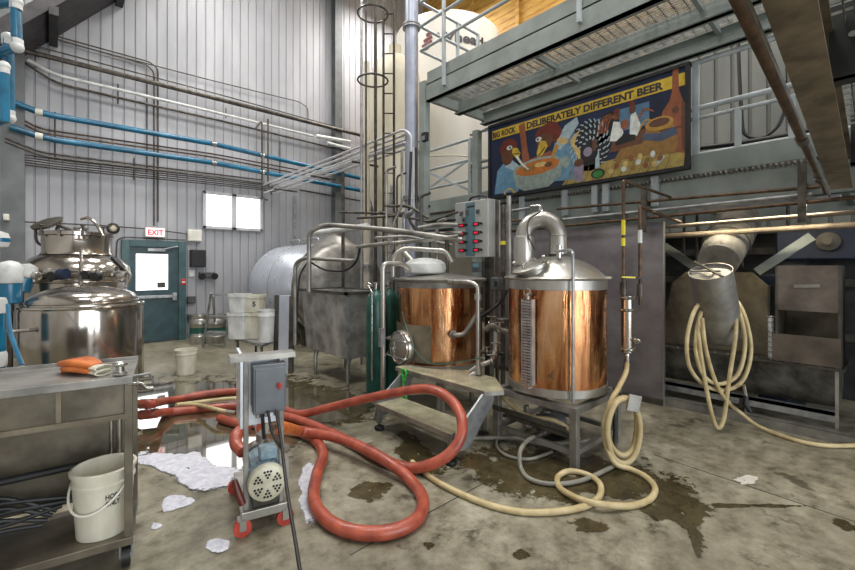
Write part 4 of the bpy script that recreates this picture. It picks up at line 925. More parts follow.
for i in range(5):
    wpipe('electrical_conduit', 'one of the five thin grey conduits bunched beneath the dark pipes', [(5, 152 + i * 2.6), (60, 160 + i * 2.3), (214, 177 + i * 1.9), (270, 184 + i * 1.7), (278, 185 + i * 1.7)], .011, 'dark_pipe', Y=10.33, group='bunched conduits on the liner wall')
wpipe('low_conduit', 'thin conduit at head height running towards the exit sign', [(6, 221), (95, 225), (150, 229), (188, 234)], .013, 'dark_pipe', Y=10.42)
wpipe('door_conduit', 'thin conduit looping above the teal door', [(116, 260), (117, 240), (124, 237), (185, 240)], .013, 'dark_pipe', Y=10.42)
wpipe('tee_pipe', 'dark pipe pair dropping from the dark return pipe to the bundle', [(256, 128), (262, 120), (262, 198), (268, 200)], .02, 'dark_pipe', Y=10.1)
wpipe('tee_pipe', 'dark pipe looping beside the pair under the return pipe', [(268, 119), (268, 185), (272, 195)], .02, 'dark_pipe', Y=10.1)
wpipe('dark_hanger', 'dark pipe crossing the liner wall behind the tank', [(300, 190), (400, 208)], .018, 'dark_pipe', Y=10.3)
for i, (px, y0_, y1_) in enumerate(((55, 112, 160), (147, 80, 172), (134, 158, 180), (118, 84, 104), (226, 108, 118), (280, 142, 178))):
    wpipe('pipe_hanger', ['thin rod hanger tying the pipes near the wall corner', 'thin rod hanger under the middle of the blue pipes', 'short rod hanger at the bunched conduits', 'short rod hanger at the white-lagged pipe', 'short rod hanger above the window side', 'rod hanger right of the looping dark pipes'][i], [(px, y0_), (px, y1_)], .012, 'dark_pipe', Y=10.44, cat='hanger')
# ---- things on the wall round the door
t = T('exit_sign', 'lit white EXIT sign with red letters above the teal door', 'sign', at(155, 232, Y=10.4))
p = at(155, 232.5, Y=10.38); m = MB(); m.box(p, (.36, .08, .2)); m.build('sign_housing', 'white_pl', t, bevel=.01)
m = MB(); m.box(p + Vector((0, -.042, 0)), (.33, .004, .17)); m.build('sign_face', 'exit_face', t, smooth=0)
m = MB(); m.text('EXIT', p + Vector((-.14, -.046, -.055)), (1, 0, 0), (0, 0, 1), .11, fit=.28, bold=.03); m.build('lettering', 'exit_red', t, smooth=0, fixn=False)
def wbox(name, label, cat, x0_, x1_, y0_, y1_, dep, mat, extra=None, bev=.01):
    a_, b_ = at(x0_, y1_, Y=YW - dep), at(x1_, y0_, Y=YW - dep); t = T(name, label, cat, ((a_.x + b_.x) / 2, YW, a_.z))
    m = MB(); m.bb(a_.x, b_.x, YW - dep, YW - .0, a_.z, b_.z); m.build('housing', mat, t, bevel=bev)
    m = MB(); m.bb(a_.x + .02, b_.x - .02, YW - dep - .008, YW - dep, a_.z + .02, b_.z - .02); m.build('cover', extra or mat, t, smooth=0, bevel=.003); return t
wbox('junction_box', 'pale rectangular junction box beside the exit sign', 'electrical box', 188, 202, 230, 241, .12, 'white_pl')
wbox('wall_speaker', 'dark square box mounted under the pale junction box', 'box', 191, 206, 250, 267, .14, 'black')
wbox('switch_box', 'small grey box halfway up the wall beside the door frame', 'electrical box', 187.5, 196, 296, 303.5, .08, 'gauge')
wbox('outlet_box', 'small grey outlet box lowest beside the door frame', 'electrical box', 188, 194.5, 314, 321, .08, 'gauge')
wbox('notice_plate', 'small pale plate under the dark wall box', 'plate', 189, 195, 270, 277, .03, 'white_cloud')
wbox('corner_box', 'small white box on the wall column at far left', 'electrical box', 3, 9, 214, 220, .5, 'white_pl')
t = T('fire_pull_station', 'small red fire alarm pull station at the door edge', 'alarm', at(183, 282, Y=10.42)); p = at(183, 282, Y=10.42)
m = MB(); m.box(p, (.1, .1, .14)); m.build('housing', 'red', t, bevel=.01); m = MB(); m.box(p + Vector((0, -.055, 0)), (.07, .01, .03)); m.build('pull_bar', 'white_pl', t)
t = T('emergency_light', 'twin-lamp emergency light below the dark wall box', 'lamp', at(207, 275, Y=10.45)); p = at(207, 275, Y=10.45)
m = MB(); m.box(p, (.34, .1, .14)); m.build('housing', 'gauge', t, bevel=.02)
for s_ in (-1, 1): m = MB(); q_ = p + Vector((s_ * .13, -.07, -.02)); m.cyl(q_, q_ + Vector((0, -.06, -.01)), .06, .075); m.build('lamp_head', 'black', t)
t = T('wall_horn', 'round cream alarm horn on the wall between tank and exit sign', 'alarm', at(113, 228, Y=10.45)); p = at(113, 228.5, Y=YW)
m = MB(); m.lathe([(.1, 0), (.11, .03), (.08, .06)], p, (0, -1, 0), n=24); m.build('housing', 'dark_pipe', t); m = MB(); m.lathe([(.06, .06), (.05, .09), (.01, .1)], p, (0, -1, 0), n=24); m.build('dome', 'cream', t)
wpipe('box_conduit', 'thin vertical conduit linking the small boxes beside the door', [(191, 322), (191, 345)], .012, 'dark_pipe', Y=10.45)
# kegs
def keg(x_, y_, label):
    t = T('beer_keg', label, 'keg', (x_, y_, 0), group=None); m = MB()
    m.lathe([(.17, 0), (.185, .0), (.19, .06), (.2, .1), (.205, .16), (.19, .18), (.19, .4), (.205, .42), (.2, .48), (.18, .52), (.19, .54), (.185, .6), (.17, .6), (.165, .53), (.1, .51), (.02, .51)], n=36); m.build('keg_shell', 'steel', t, local=True)
    m = MB(); m.lathe([(.1925, .22), (.1935, .22), (.1935, .34), (.1925, .34)], n=36); m.build('green_band', 'green_cyl', t, local=True); return t
kg = keg(at(200, 343, Z=0).x, at(200, 343, Z=0).y, 'steel keg with green band by the wall nearest the teal door')
q_ = at(216, 343, Z=0); dup(kg, q_, 'steel keg with green band farther from the teal door, behind the step stool')
# step stool
t = T('step_stool', 'folding grey step stool standing before the two kegs', 'step stool', at(218, 346, Z=0))
f1, f2, bk1, bk2 = at(203, 347, Z=0), at(224, 348.5, Z=0), at(216, 341, Z=0), at(236, 342, Z=0)
t1, t2 = at(211, 293, D=8.0), at(233, 293, D=8.1)
for a_, b_ in ((f1, t1), (f2, t2), (bk1, t1 + Vector((.05, .05, -.05))), (bk2, t2 + Vector((.05, .05, -.05)))):
    m = MB(); m.tube([a_, b_], .022, 8); m.build('leg', 'galv', t)
for k_ in (.28, .58, .98):
    a_, b_ = f1.lerp(t1, k_), f2.lerp(t2, k_); d_ = (bk1 - f1) * .45 * (1.1 - k_)
    m = MB(); m.poly([a_, b_, b_ + d_, a_ + d_], (0, 0, -.03)); m.build('tread', 'galv', t, smooth=0)

# ================================================================== BUCKET DOLLY (crates & tubs) in front of the dairy tank
dp = at(252, 353, Z=.0)
D0 = 6.6
dl = T('bucket_trolley', 'low steel trolley carrying cloudy white buckets beside the dairy tank', 'trolley', at(255, 350, D=D0).xy.to_3d())
A_, B_ = at(236, 340, D=D0 + .35), at(262, 353, D=D0 - .35); zt = .42
Cc = B_ + Vector((.5, .5, 0)); Dd = A_ + Vector((.5, .5, 0))
m = MB(); m.poly([(v.x, v.y, zt) for v in (A_, B_, Cc, Dd)], (0, 0, -.04)); m.build('shelf', 'galv', dl, smooth=0)
for v in (A_, B_, Cc, Dd):
    c_ = (A_ + Cc) / 2; w_ = v.lerp(c_, .08); m = MB(); m.tube([(w_.x, w_.y, .05), (w_.x, w_.y, zt - .04)], .02, 8); m.ell((w_.x, w_.y, .03), (.06, .06, .06)); m.build('leg', 'dark_pipe', dl)
def tub(name, label, base, r, h, mat='white_cloud', taper=.86, square=False, text=None, handle=False):
    t = T(name, label, 'bucket', base); m = MB(); n_ = 40
    m.lathe([(.01, .006), (r * taper - .006, .0), (r * taper, .006), (r * .985, h * .8), (r * 1.03, h * .8), (r * 1.03, h * .84), (r, h * .85), (r, h * .96), (r * 1.04, h * .965), (r * 1.04, h), (r * .98, h), (r * .95, h * .8), (r * taper * .95, .015), (.01, .015)], n=n_, caps=False)
    m.build('tub_wall', mat, t, local=True); return t
# a stack of square tubs, one cream carton, one lidded bucket
def stub(name, label, cpt, w, d, h, mat, rz=.78):
    t = T(name, label, 'tub', cpt, rz); m = MB()
    rings = []
    for k_, z_ in ((.9, 0), (.99, h - .05), (1.07, h - .048), (1.07, h), (.93, h), (.84, .02)):
        rr = []
        for i in range(32):
            an = i * math.pi / 16; cx_, sy_ = math.cos(an), math.sin(an); e_ = .28
            rr.append(Vector((w / 2 * k_ * math.copysign(abs(cx_) ** e_, cx_), d / 2 * k_ * math.copysign(abs(sy_) ** e_, sy_), z_)))
        rings.append(rr)
    m.ring_loft(rings); m.build('tub_wall', mat, t, local=True); return t
g1 = at(240, 340, D=D0 + .25); g1.z = zt + .004; stub('square_tub', 'cloudy white square tub at the end of the low trolley', g1, .3, .3, .42, 'white_cloud')
g1b = g1.copy(); g1b.z += .425; stub('square_tub', 'upper cloudy white tub stacked at the end of the low trolley', g1b, .28, .28, .3, 'white_cloud')
g2 = at(255, 345, D=D0 + .3); g2.z = zt + .004; t2_ = stub('square_tub', 'cream square tub in the middle of the low trolley', g2, .3, .3, .42, 'bucket')
g2b = g2.copy(); g2b.z += .425; t3_ = stub('square_tub', 'upper cream tub with black digits on its side', g2b, .28, .28, .28, 'bucket')
m = MB(); m.text('54', (-.06, -.151, .1), (1, 0, 0), (0, 0, 1), .08, bold=.03)
tx = m.build('lettering', 'ink', t3_, smooth=0, local=True, fixn=False); tx.matrix_parent_inverse = Matrix.Rotation(-1.0, 4, 'Z')
g3 = at(267, 351, D=D0 - .1); g3.z = zt + .004; tub('round_bucket', 'round cloudy white bucket with flared rim near the aluminium panel', g3, .14, .5)
ap = T('aluminium_panel', 'bright folded aluminium panel leaning upright beside the buckets', 'panel', at(283, 352, D=6.3))
pl, pr2 = at(275, 350, D=6.35), at(291, 352, D=6.2)
m = MB(); a_, b_ = at(278, 348, D=6.3), at(288, 349, D=6.2)
zb_p, zt_p = .0, 1.15
m.poly([(a_.x, a_.y, 0.0), (b_.x, b_.y, 0.0), (b_.x + .05, b_.y + .07, zt_p), (a_.x + .05, a_.y + .07, zt_p)], (.05, .05, 0)); m.build('bright_face', 'panel_white', ap, smooth=0)
m = MB(); c_ = at(273, 348, D=6.42); m.poly([(c_.x, c_.y, 0), (a_.x, a_.y, 0), (a_.x + .05, a_.y + .07, zt_p), (c_.x + .05, c_.y + .07, zt_p)], (.05, .05, 0)); m.build('dull_flange', 'steel_dark', ap, smooth=0)
m = MB(); c_ = at(292, 350, D=6.2); m.poly([(b_.x, b_.y, 0), (c_.x, c_.y, 0), (c_.x + .05, c_.y + .07, zt_p), (b_.x + .05, b_.y + .07, zt_p)], (.05, .05, 0)); m.build('side_flange', 'steel_dark', ap, smooth=0)
fb_ = at(186, 374, Z=0); t = tub('floor_bucket', 'small white bucket standing alone on the far floor', fb_, .145, .37, 'bucket')

# ================================================================== GAS CYLINDERS
def gas(x_, y_, label):
    t = T('gas_cylinder', label, 'gas cylinder', (x_, y_, 0)); m = MB(); m.lathe([(.11, .0), (.12, .02), (.12, 1.12), (.11, 1.2), (.08, 1.26), (.04, 1.29), (.035, 1.31)], n=32); m.build('cylinder_body', 'green_cyl', t, local=True)
    m = MB(); m.lathe([(.02, 1.31), (.02, 1.36), (.03, 1.365), (.03, 1.39), (.01, 1.395)], n=16); m.cyl((0, 0, 1.34), (-.07, 0, 1.34), .012, n=10); m.torus((0, 0, 1.39), .03, .007); m.build('valve', 'silver_paint', t, local=True)
    m = MB(); m.lathe([(.035, 0), (.035, .03), (.03, .035)], (-.1, -.02, 1.36), (-.8, -.6, 0), n=18); m.build('pressure_gauge', 'silver_paint', t, local=True); return t
c1 = at(376, 389, D=5.1); g = gas(c1.x, c1.y, 'green gas cylinder nearest the aisle beside the mash tun')
c2 = at(389, 385, D=5.35); dup(g, (c2.x, c2.y, 0), 'green gas cylinder tucked between its twin and the mash tun')
c3 = at(365, 385, D=5.75)

# ================================================================== PIPEWORK AROUND THE VESSELS
def run(name, label, P, r, mat='steel_dull', bend=None, cat='pipe', extras=None, n=10, group=None):
    P = [Vector(p) for p in P]
    if extras is None:
        m = MB(); m.pipe(P, r, bend if bend is not None else r * 3.5, n); return tag(m.build(name, mat), label, cat, group)
    t = T(name, label, cat, P[0]); m = MB(); m.pipe(P, r, bend if bend is not None else r * 3.5, n); m.build('pipe_run', mat, t)
    for nm, mt, f_ in extras: m = MB(); f_(m); m.build(nm, mt, t)
    return t
A = at
D1 = 4.6
run('frame_pipe', 'steel pipe frame standing over the square vat', [A(309, 292, D=5.5), A(309, 232, D=5.5), A(325, 224.5, D=5.4), A(395, 230, D=5.1), A(462, 240, D=4.9)], .03, 'steel_dull', .1)
run('frame_pipe', 'second steel pipe running parallel above the square vat towards the cabinet', [A(350, 226, D=5.6), A(410, 234, D=5.4), A(462, 233, D=5.2)], .022, 'steel_dull', .1)
run('vat_feed_pipe', 'steel pipe rising beside the vat and bending over its rim', [A(295, 345, D=5.95), A(295, 263, D=5.95), A(304, 258, D=5.9), A(357, 261, D=5.6), A(360, 246, D=5.6)], .026, 'steel_dull', .08)
run('white_roof_pipe', 'white pipe crossing above the tank to the pipe frame', [A(315, 233, D=7.0), A(368, 226, D=6.2)], .045, 'white_cloud')
run('black_cable', 'black cable looping over the dairy tank from the pipe frame', [A(309, 261, D=5.9), A(323, 270, D=5.9), A(345, 272, D=5.8), A(357, 262, D=5.6), A(360, 246, D=5.5)], .014, 'black', .3, cat='cable')
run('black_cable', 'black cable curving down at the left of the square vat', [A(309, 260, D=5.95), A(299, 275, D=5.95), A(297, 310, D=5.95), A(297, 345, D=6.0)], .012, 'black', .3, cat='cable')
run('process_pipe', 'long steel pipe passing left of the cabinet at eye height', [A(357, 247, D=5.5), A(380, 244, D=5.3), A(430, 240, D=5.0), A(458, 236, D=4.9)], .024, 'steel_dull')
run('process_pipe', 'steel pipe arching down onto the mash tun rim', [A(393, 277, D=4.75), A(393, 256, D=4.75), A(404, 248, D=4.75), A(446, 251, D=4.75), A(452, 262, D=4.75)], .027, 'steel', .1)
run('process_pipe', 'short steel pipe dropping behind the mash tun lid', [A(447, 240, D=5.1), A(447, 285, D=5.1)], .024, 'steel_dark')
run('process_pipe', 'bright slanting steel pipe beside the plastic lid', [A(404, 252, D=5.0), A(418, 268, D=4.9)], .04, 'steel')
run('process_pipe', 'slender steel pipe climbing to the sloping tube bundle', [A(393, 250, D=5.6), A(393, 225, D=5.6), A(402, 205, D=5.6), A(402, 150, D=5.6)], .02, 'steel_dull')
run('cabinet_conduit', 'dark conduit running down the duct to the cabinet pipes', [A(411, 152, D=5.9), A(409, 220, D=5.8), A(417, 232, D=5.6), A(452, 229, D=5.2)], .02, 'black_steel', .1)
run('cabinet_conduit', 'dark conduit beside the outer mezzanine post bending to the cabinet', [A(416, 148, D=5.85), A(416, 205, D=5.8), A(424, 222, D=5.6), A(455, 220, D=5.2)], .018, 'black_steel', .1)
run('cabinet_conduit', 'dark conduit joining the cabinet top from the pipe rack', [A(380, 212, D=5.9), A(430, 222, D=5.5), A(458, 212, D=5.1)], .016, 'dark_pipe', .1)
PP = A(383, 380, D=4.55)
run('post_pipe', 'steel post pipe standing left of the mash tun with valve box', [(PP.x, PP.y, 0), (PP.x, PP.y, 1.62), (PP.x + .25, PP.y - .03, 1.62), (PP.x + .4, PP.y - .03, 1.52)], .028, 'steel', .07,
    extras=[('valve_box', 'galv', lambda m: m.box((PP.x - .03, PP.y - .02, .82), (.05, .05, .2)))])
run('post_pipe', 'thin bright pipe rising in front of the green cylinders', [A(372, 380, D=4.9), A(372, 292, D=4.9), A(368, 285, D=5.0)], .012, 'silver_paint', .05)
run('cross_pipe', 'thin steel pipe crossing behind the lid to the cream silo', [A(340, 212, D=6.4), A(400, 214, D=6.2), A(430, 206, D=6.0)], .02, 'dark_pipe')
# risers behind kettles
for i, (px, D_, y0_, y1_, r_, mt, lb) in enumerate(((497, 4.75, 200, 385, .02, 'dark_pipe', 'dark riser just right of the cabinet'), (503, 4.6, 205, 388, .026, 'dark_pipe', 'thicker dark riser between the kettles'), (509, 4.9, 196, 330, .03, 'steel_dull', 'steel riser close behind the vapour pipe sleeve'), (470, 4.75, 300, 375, .02, 'steel_dark', 'short dark riser below the small controller'))):
    run('riser_pipe', lb, [A(px, y1_, D=D_), A(px, y0_, D=D_)], r_, mt, extras=[('tape', 'yellow', (lambda q: (lambda m: m.cyl(q - Vector((0, 0, .02)), q + Vector((0, 0, .02)), .03)))(A(px, 243, D=D_)))] if i == 1 else None)
def valvegrp(name, label, pts, r, mat='steel_dull'):
    t = T(name, label, 'valve', pts[0]); m = MB(); m.pipe(pts, r, r * 3); m.build('pipe_run', mat, t)
    for i, p in enumerate(pts[1:-1] if len(pts) > 2 else pts):
        m = MB(); m.torus(p, r + .006, .008, (pts[1] - pts[0])); m.cyl(p, p + Vector((0, 0, r * 2.6)), r * .45, n=8); m.beam(p + Vector((0, 0, r * 2.6)) - RT * .05, p + Vector((0, 0, r * 2.6)) + RT * .05, .014, .012); m.build('valve_handle', 'silver_paint', t)
    return t
valvegrp('butterfly_valve', 'cluster of steel valves between the two kettles at rim height', [A(486, 330, D=4.3), A(492, 324, D=4.25), A(500, 330, D=4.25), A(507, 332, D=4.25)], .03)
valvegrp('butterfly_valve', 'steel elbow valves resting low between the kettles', [A(470, 372, D=4.1), A(480, 365, D=4.1), A(492, 362, D=4.1), A(496, 350, D=4.15), A(496, 332, D=4.2)], .028)
valvegrp('butterfly_valve', 'small dark valve at the foot of the mash tun', [A(478, 352, D=4.3), A(487, 352, D=4.3), A(504, 354, D=4.2)], .02, 'dark_pipe')
run('kettle_cable', 'dark cable sagging from the cabinet to the kettle valves', [A(507, 290, D=4.5), A(500, 303, D=4.5), A(488, 312, D=4.5), A(478, 318, D=4.5)], .018, 'black', .2, cat='cable')
t = T('pressure_switch', 'dark grey switch box clipped to the riser between the kettles', 'switch', A(500, 284, D=4.5)); m = MB(); m.box(A(497, 284, D=4.5), (.1, .1, .14)); m.build('housing', 'gauge', t, bevel=.01)
m = MB(); m.box(A(496, 284, D=4.43), (.05, .01, .06)); m.build('cover', 'black', t)
t = T('motor_box', 'dark valve actuator box low between the kettles', 'actuator', A(500, 322, D=4.4)); m = MB(); m.box(A(503, 322, D=4.35), (.13, .1, .08)); m.build('housing', 'gauge', t, bevel=.01); m = MB(); m.cyl(A(503, 328, D=4.35), A(503, 333, D=4.35), .02); m.build('stem', 'steel', t)
# yellow tag left of kettle & thin wire on tun
run('thin_wire', 'thin green-grey wire draped over the manway of the mash tun', [A(402, 312, D=4.25), A(407, 330, D=4.0), A(415, 352, D=3.95), A(430, 365, D=3.95), A(455, 363, D=3.98), A(482, 358, D=3.98)], .005, 'green_cyl', .3, cat='wire', n=6)

for i, (px, y0_, y1_, D_, r_, mt) in enumerate(((386.5, 262, 170, 5.7, .018, 'steel_dull'), (397, 246, 176, 5.75, .014, 'dark_pipe'), (421, 262, 196, 5.3, .02, 'steel_dark'), (437, 262, 222, 5.25, .022, 'steel_dull'), (404, 262, 215, 5.5, .03, 'galv'), (430, 262, 236, 5.15, .014, 'dark_pipe'))):
    run('rack_pipe', ['slim steel riser just right of the bright tall pipe', 'thin dark riser before the ladder foot', 'dark riser beneath the outer mezzanine post', 'steel riser near the cabinet edge above the plastic lid', 'galvanised riser behind the plastic lid', 'thin dark riser left of the cabinet'][i], [A(px, y0_, D=D_), A(px, y1_, D=D_), A(px + 9, y1_ - 3, D=D_ - .1)], r_, mt, .06)
for i, (a_, b_, c_, D_, r_, mt) in enumerate((((357, 218), (392, 216), (412, 214), 5.8, .02, 'dark_pipe'), ((375, 238), (405, 236), (452, 245), 5.25, .018, 'steel_dull'), ((385, 206), (410, 206), (428, 218), 5.7, .02, 'steel_dark'), ((418, 228), (440, 224), (458, 225), 5.2, .024, 'steel_dull'))):
    run('rack_pipe', ['dark level pipe behind the pipe frame near the ladder', 'slim steel pipe sagging towards the cabinet foot', 'dark pipe slanting from the duct to the cabinet', 'short steel pipe entering the cabinet side'][i], [A(*a_, D=D_), A(*b_, D=D_ - .05), A(*c_, D=D_ - .12)], r_, mt, .1)
# sloping-looking tube bundle, really level, from the liner wall to the duct
tg = 'bright tubes of the overhead bundle'
k_ = 0
for i, (dx, dz) in enumerate(((-.24, .06), (-.08, .06), (.08, .06), (.24, .06), (-.16, -.1), (.06, -.1))):
    lb = 'one of the six bright tubes in the overhead bundle leading from the liner wall'
    x_ = 4.05 + dx; z_ = 3.52 + dz; run('overhead_tube', lb, [(x_, 10.3, z_), (x_, 4.85 + dx * .5, z_), (x_ + .05, 4.75 + dx * .5, z_ - .1), (x_ + .05, 4.75 + dx * .5, 2.2 + dx)], .02, 'bright_tube', .12, group=tg)
for i, y_ in enumerate((9.4, 7.6, 6.1)):
    m = MB(); m.bb(3.78, 4.32, y_ - .015, y_ + .015, 3.355, 3.385); tag(m.build('tube_bracket', 'dark_pipe'), ['steel cross bracket under the overhead tubes nearest the liner wall', 'steel cross bracket halfway along the overhead tubes', 'steel cross bracket under the overhead tubes by the ladder'][i], 'bracket')
run('support_rod', 'vertical galvanised pipe behind the square vat up to the tube bundle', [A(343, 230, Y=6.4).xy.to_3d(), A(343, 172, Y=6.4)], .03, 'dark_pipe')
run('support_rod', 'pale vertical pipe standing on the dairy tank end', [A(295, 236, Y=10.38).xy.to_3d(), A(295, 196, Y=10.38)], .03, 'galv')

# ================================================================== RISERS BY THE STEEL SCREEN
def taped(name, label, top, mid, bot, r, tapes, mat='rust_pipe'):
    t = T(name, label, 'pipe', bot); m = MB(); m.pipe([top, mid, bot], r, .02); m.build('pipe_run', mat, t)
    for z0_, z1_, mt in tapes: m = MB(); m.cyl((mid.x, mid.y, z0_), (mid.x, mid.y, z1_), r + .003, n=12); m.build('tape', mt, t)
    return t
def zz(py, D_): return EYE + (HORIZ - py) / FPX * D_
P1 = A(670, 197, X=5.08); m1 = Vector((3.88, P1.y, zz(181, 3.83))); b1 = Vector((3.88, P1.y, zz(283, 3.83)))
Dq = m1.dot(FW)
taped('water_riser', 'taller rust-brown riser with yellow tape turning back to the service deck', P1, m1, Vector((m1.x, m1.y, zz(305, Dq))), .015, [(zz(235, Dq), zz(220, Dq), 'yellow'), (zz(246, Dq), zz(238, Dq), 'yellow')])
P2 = A(680, 222, X=5.08); y2 = P2.y; xx = 4.0; m2 = Vector((xx, y2, 2.13)); Dq2 = m2.dot(FW)
taped('water_riser', 'shorter rust-brown riser with grey tape beside the taller one', P2, m2, Vector((xx, y2, zz(305, Dq2))), .016, [(zz(243, Dq2), zz(230, Dq2), 'white_cloud')])
t = T('blending_valve', 'steel mixing tube with clamps and hose tail hung below the two risers', 'valve', (m1.x, m1.y, 1)); c_ = (m1 + m2) / 2; Dc = c_.dot(FW); pxc = 626.5
cx_ = A(627, 300, D=3.8)
m = MB(); m.cyl((cx_.x, cx_.y, zz(352, 3.8)), (cx_.x, cx_.y, zz(296, 3.8)), .052); m.build('mixing_tube', 'steel_mirror', t)
for y_ in (310, 349, 298): m = MB(); m.torus((cx_.x, cx_.y, zz(y_, 3.8)), .056, .014); m.box((cx_.x + .06, cx_.y - .04, zz(y_, 3.8)), (.03, .03, .03)); m.build('clamp', 'silver_paint', t)
m = MB(); m.pipe([Vector((m1.x, m1.y, zz(288, Dq))), Vector((m1.x, m1.y, zz(309, Dq))), Vector((cx_.x, cx_.y, zz(310, 3.8)))], .02); m.cyl((m2.x, m2.y, zz(296, Dq2)), (m2.x, m2.y, zz(284, Dq2)), .028); m.cyl((m1.x, m1.y, zz(294, Dq)), (m1.x, m1.y, zz(282, Dq)), .03); m.build('union_fittings', 'dark_pipe', t)
m = MB(); m.beam(A(622, 277, D=3.8), A(635, 277.5, D=3.8), .02, .014); m.build('yellow_lever', 'yellow', t); m = MB(); m.beam(A(637, 278, D=3.8), A(648, 278.5, D=3.8), .02, .014); m.build('black_lever', 'black', t)
m = MB(); p = A(636, 341, D=3.75); m.ell(p, (.1, .1, .045), Matrix.Rotation(.5, 3, 'Y')); m.cyl(p, (cx_.x, cx_.y, p.z + .03), .01); m.build('handwheel', 'silver_paint', t)
m = MB(); m.lathe([(.02, 0), (.026, .02), (.02, .04), (.026, .06), (.018, .08)], (cx_.x, cx_.y, zz(362, 3.8))); m.build('hose_tail', 'silver_paint', t)
p = A(641, 220, X=5.12)

# pipes along the face of the service deck
def dpipe(label, a_, b_, r, mat, X=5.08, more=()):
    P = [A(a_[0], a_[1], X=X), A(b_[0], b_[1], X=X)]; m = MB(); m.tube(P, r, 10); return tag(m.build('deck_pipe', mat), label, 'pipe')
dpipe('brown pipe highest along the service deck face, above the white pipe', (557, 209), (828, 186), .017, 'rust_pipe', 5.08)
dpipe('white-silver pipe below the highest brown deck pipe', (563, 219.5), (812, 194), .02, 'galv', 5.1)
dpipe('dark brown pipe directly beneath the white-silver deck pipe', (502, 232), (870, 196), .019, 'rust_pipe', 5.08)
dpipe('pale strut channel pipe fourth down on the service deck face', (665, 227), (870, 211), .022, 'beam_brown', 5.3)
dpipe('lowest brown steel bar below the deck above the hopper', (665, 236), (870, 224), .03, 'beam_brown', 5.5)
dpipe('short steel pipe behind the vapour pipe', (500, 213), (530, 208), .02, 'galv', 5.0)
dpipe('short brown pipe behind the vapour pipe, just above the steel one', (500, 222), (527, 220), .016, 'rust_pipe', 5.0)
for i, px in enumerate((644, 802)):
    a_ = A(px, 185, X=5.05); m = MB(); m.bb(a_.x - .02, a_.x + .02, a_.y - .03, a_.y + .03, 1.98, 2.5); m.bb(a_.x + .02, 5.2, a_.y - .02, a_.y + .02, 2.3, 2.36); tag(m.build('pipe_strut', 'dark_pipe'), ['vertical strut channel holding the deck pipes above the steel screen', 'vertical strut channel holding the deck pipes near the footbridge'][i], 'strut')
# bridge pipe
run('bridge_pipe', 'rust-brown pipe slung under the side of the footbridge', [A(826, 192, X=5.0), A(716, -45, D=1.32)], .022, 'rust_pipe', extras=[('coupling', 'dark_pipe', lambda m: m.cyl(A(826, 192, X=5.0).lerp(A(716, -45, D=1.32), .42), A(826, 192, X=5.0).lerp(A(716, -45, D=1.32), .45), .03)),
    ('coupling', 'dark_pipe', lambda m: m.cyl(A(826, 192, X=5.0).lerp(A(716, -45, D=1.32), .13), A(826, 192, X=5.0).lerp(A(716, -45, D=1.32), .17), .032))])
run('bridge_conduit', 'slim grey conduit beside the rust-brown pipe under the footbridge', [A(830, 196, X=5.05), A(727, -45, D=1.36)], .012, 'galv')
# cables and box behind rails
run('deck_cable', 'black cable hanging behind the deck rails', [A(738, 40, X=6.4), A(740, 90, X=6.4), A(743, 135, X=6.4), A(760, 140, X=6.4), A(778, 128, X=6.4), A(787, 105, X=6.4)], .02, 'black', .3, cat='cable')
run('deck_cable', 'black cable bundle lying on the deck behind the toe board', [A(700, 148, X=6.0), A(750, 142, X=6.0), A(815, 130, X=6.0)], .03, 'black', .3, cat='cable')
p = A(775, 66, X=7.5); t = T('deck_box', 'grey electrical box on the wall behind the deck rails', 'electrical box', p); m = MB(); m.bb(XW - .3, XW, p.y - .5, p.y + .0, 4.6, 5.2); m.build('housing', 'gray_paint', t, bevel=.01); m = MB(); m.bb(XW - .31, XW - .3, p.y - .45, p.y - .05, 4.65, 5.15); m.build('cover', 'galv', t)

# ================================================================== STEEL SCREEN
t = T('steel_screen', 'tall plain stainless screen standing behind the brew kettle', 'screen', (5.2, 2.6, 0))
ys = A(663.5, 300, X=5.2).y
m = MB(); m.bb(5.2, 5.215, ys, 4.3, .02, 2.1); m.build('sheet', 'sheet', t, smooth=0)
m = MB(); m.bb(5.185, 5.22, ys - .012, ys, .0, 2.1); m.bb(5.185, 5.22, 4.3, 4.312, 0, 2.1); m.build('edge_trim', 'steel', t, smooth=0)
m = MB(); m.bb(5.16, 5.2, ys, 4.3, 0, .06); m.build('foot_channel', 'steel_dark', t, smooth=0)
# ================================================================== MILLING CORNER
bf = T('grist_case', 'long weathered steel trough case with bolted flange under the hopper', 'trough', (5.7, .8, 0))
y_l, y_r = ys + .3, -.6
m = MB(); K = 14; x_c, z_c, r_ = 5.78, .62, .36
sg_ = lambda c: math.copysign(abs(c) ** .55, c)
prof = [(x_c - r_ * sg_(math.cos(i * math.pi / K)), z_c - r_ * 1.12 * math.sin(i * math.pi / K) ** .7 if 0 < i < K else z_c) for i in range(K + 1)]
y_e = A(838, 380, X=5.45).y
m.poly([(x_, y_e, z_) for x_, z_ in prof], (0, y_l - y_e, 0)); m.build('trough_shell', 'trough', bf, smooth=30)
m = MB(); m.bb(5.36, 6.2, y_e - .05, y_l, .62, .645); m.build('top_flange', 'steel_dark', bf, smooth=0)
m = MB(); i = 0; y_ = y_e
while y_ < y_l: m.cyl((5.39, y_, .645), (5.39, y_, .655), .01, n=8); y_ += .12
m.build('flange_bolts', 'galv', bf)
m = MB(); m.bb(5.38, 5.45, y_e, y_l, .2, .235); m.bb(5.38, 5.39, y_e, y_l, .14, .235); m.build('support_angle', 'galv', bf, smooth=0)
for y_ in (y_e, 1.0): m = MB(); m.bb(5.33, 5.36, y_ - .012, y_ + .012, .0, .62 if y_ < .5 else .14); m.build('upright', 'steel_dull', bf, smooth=0)
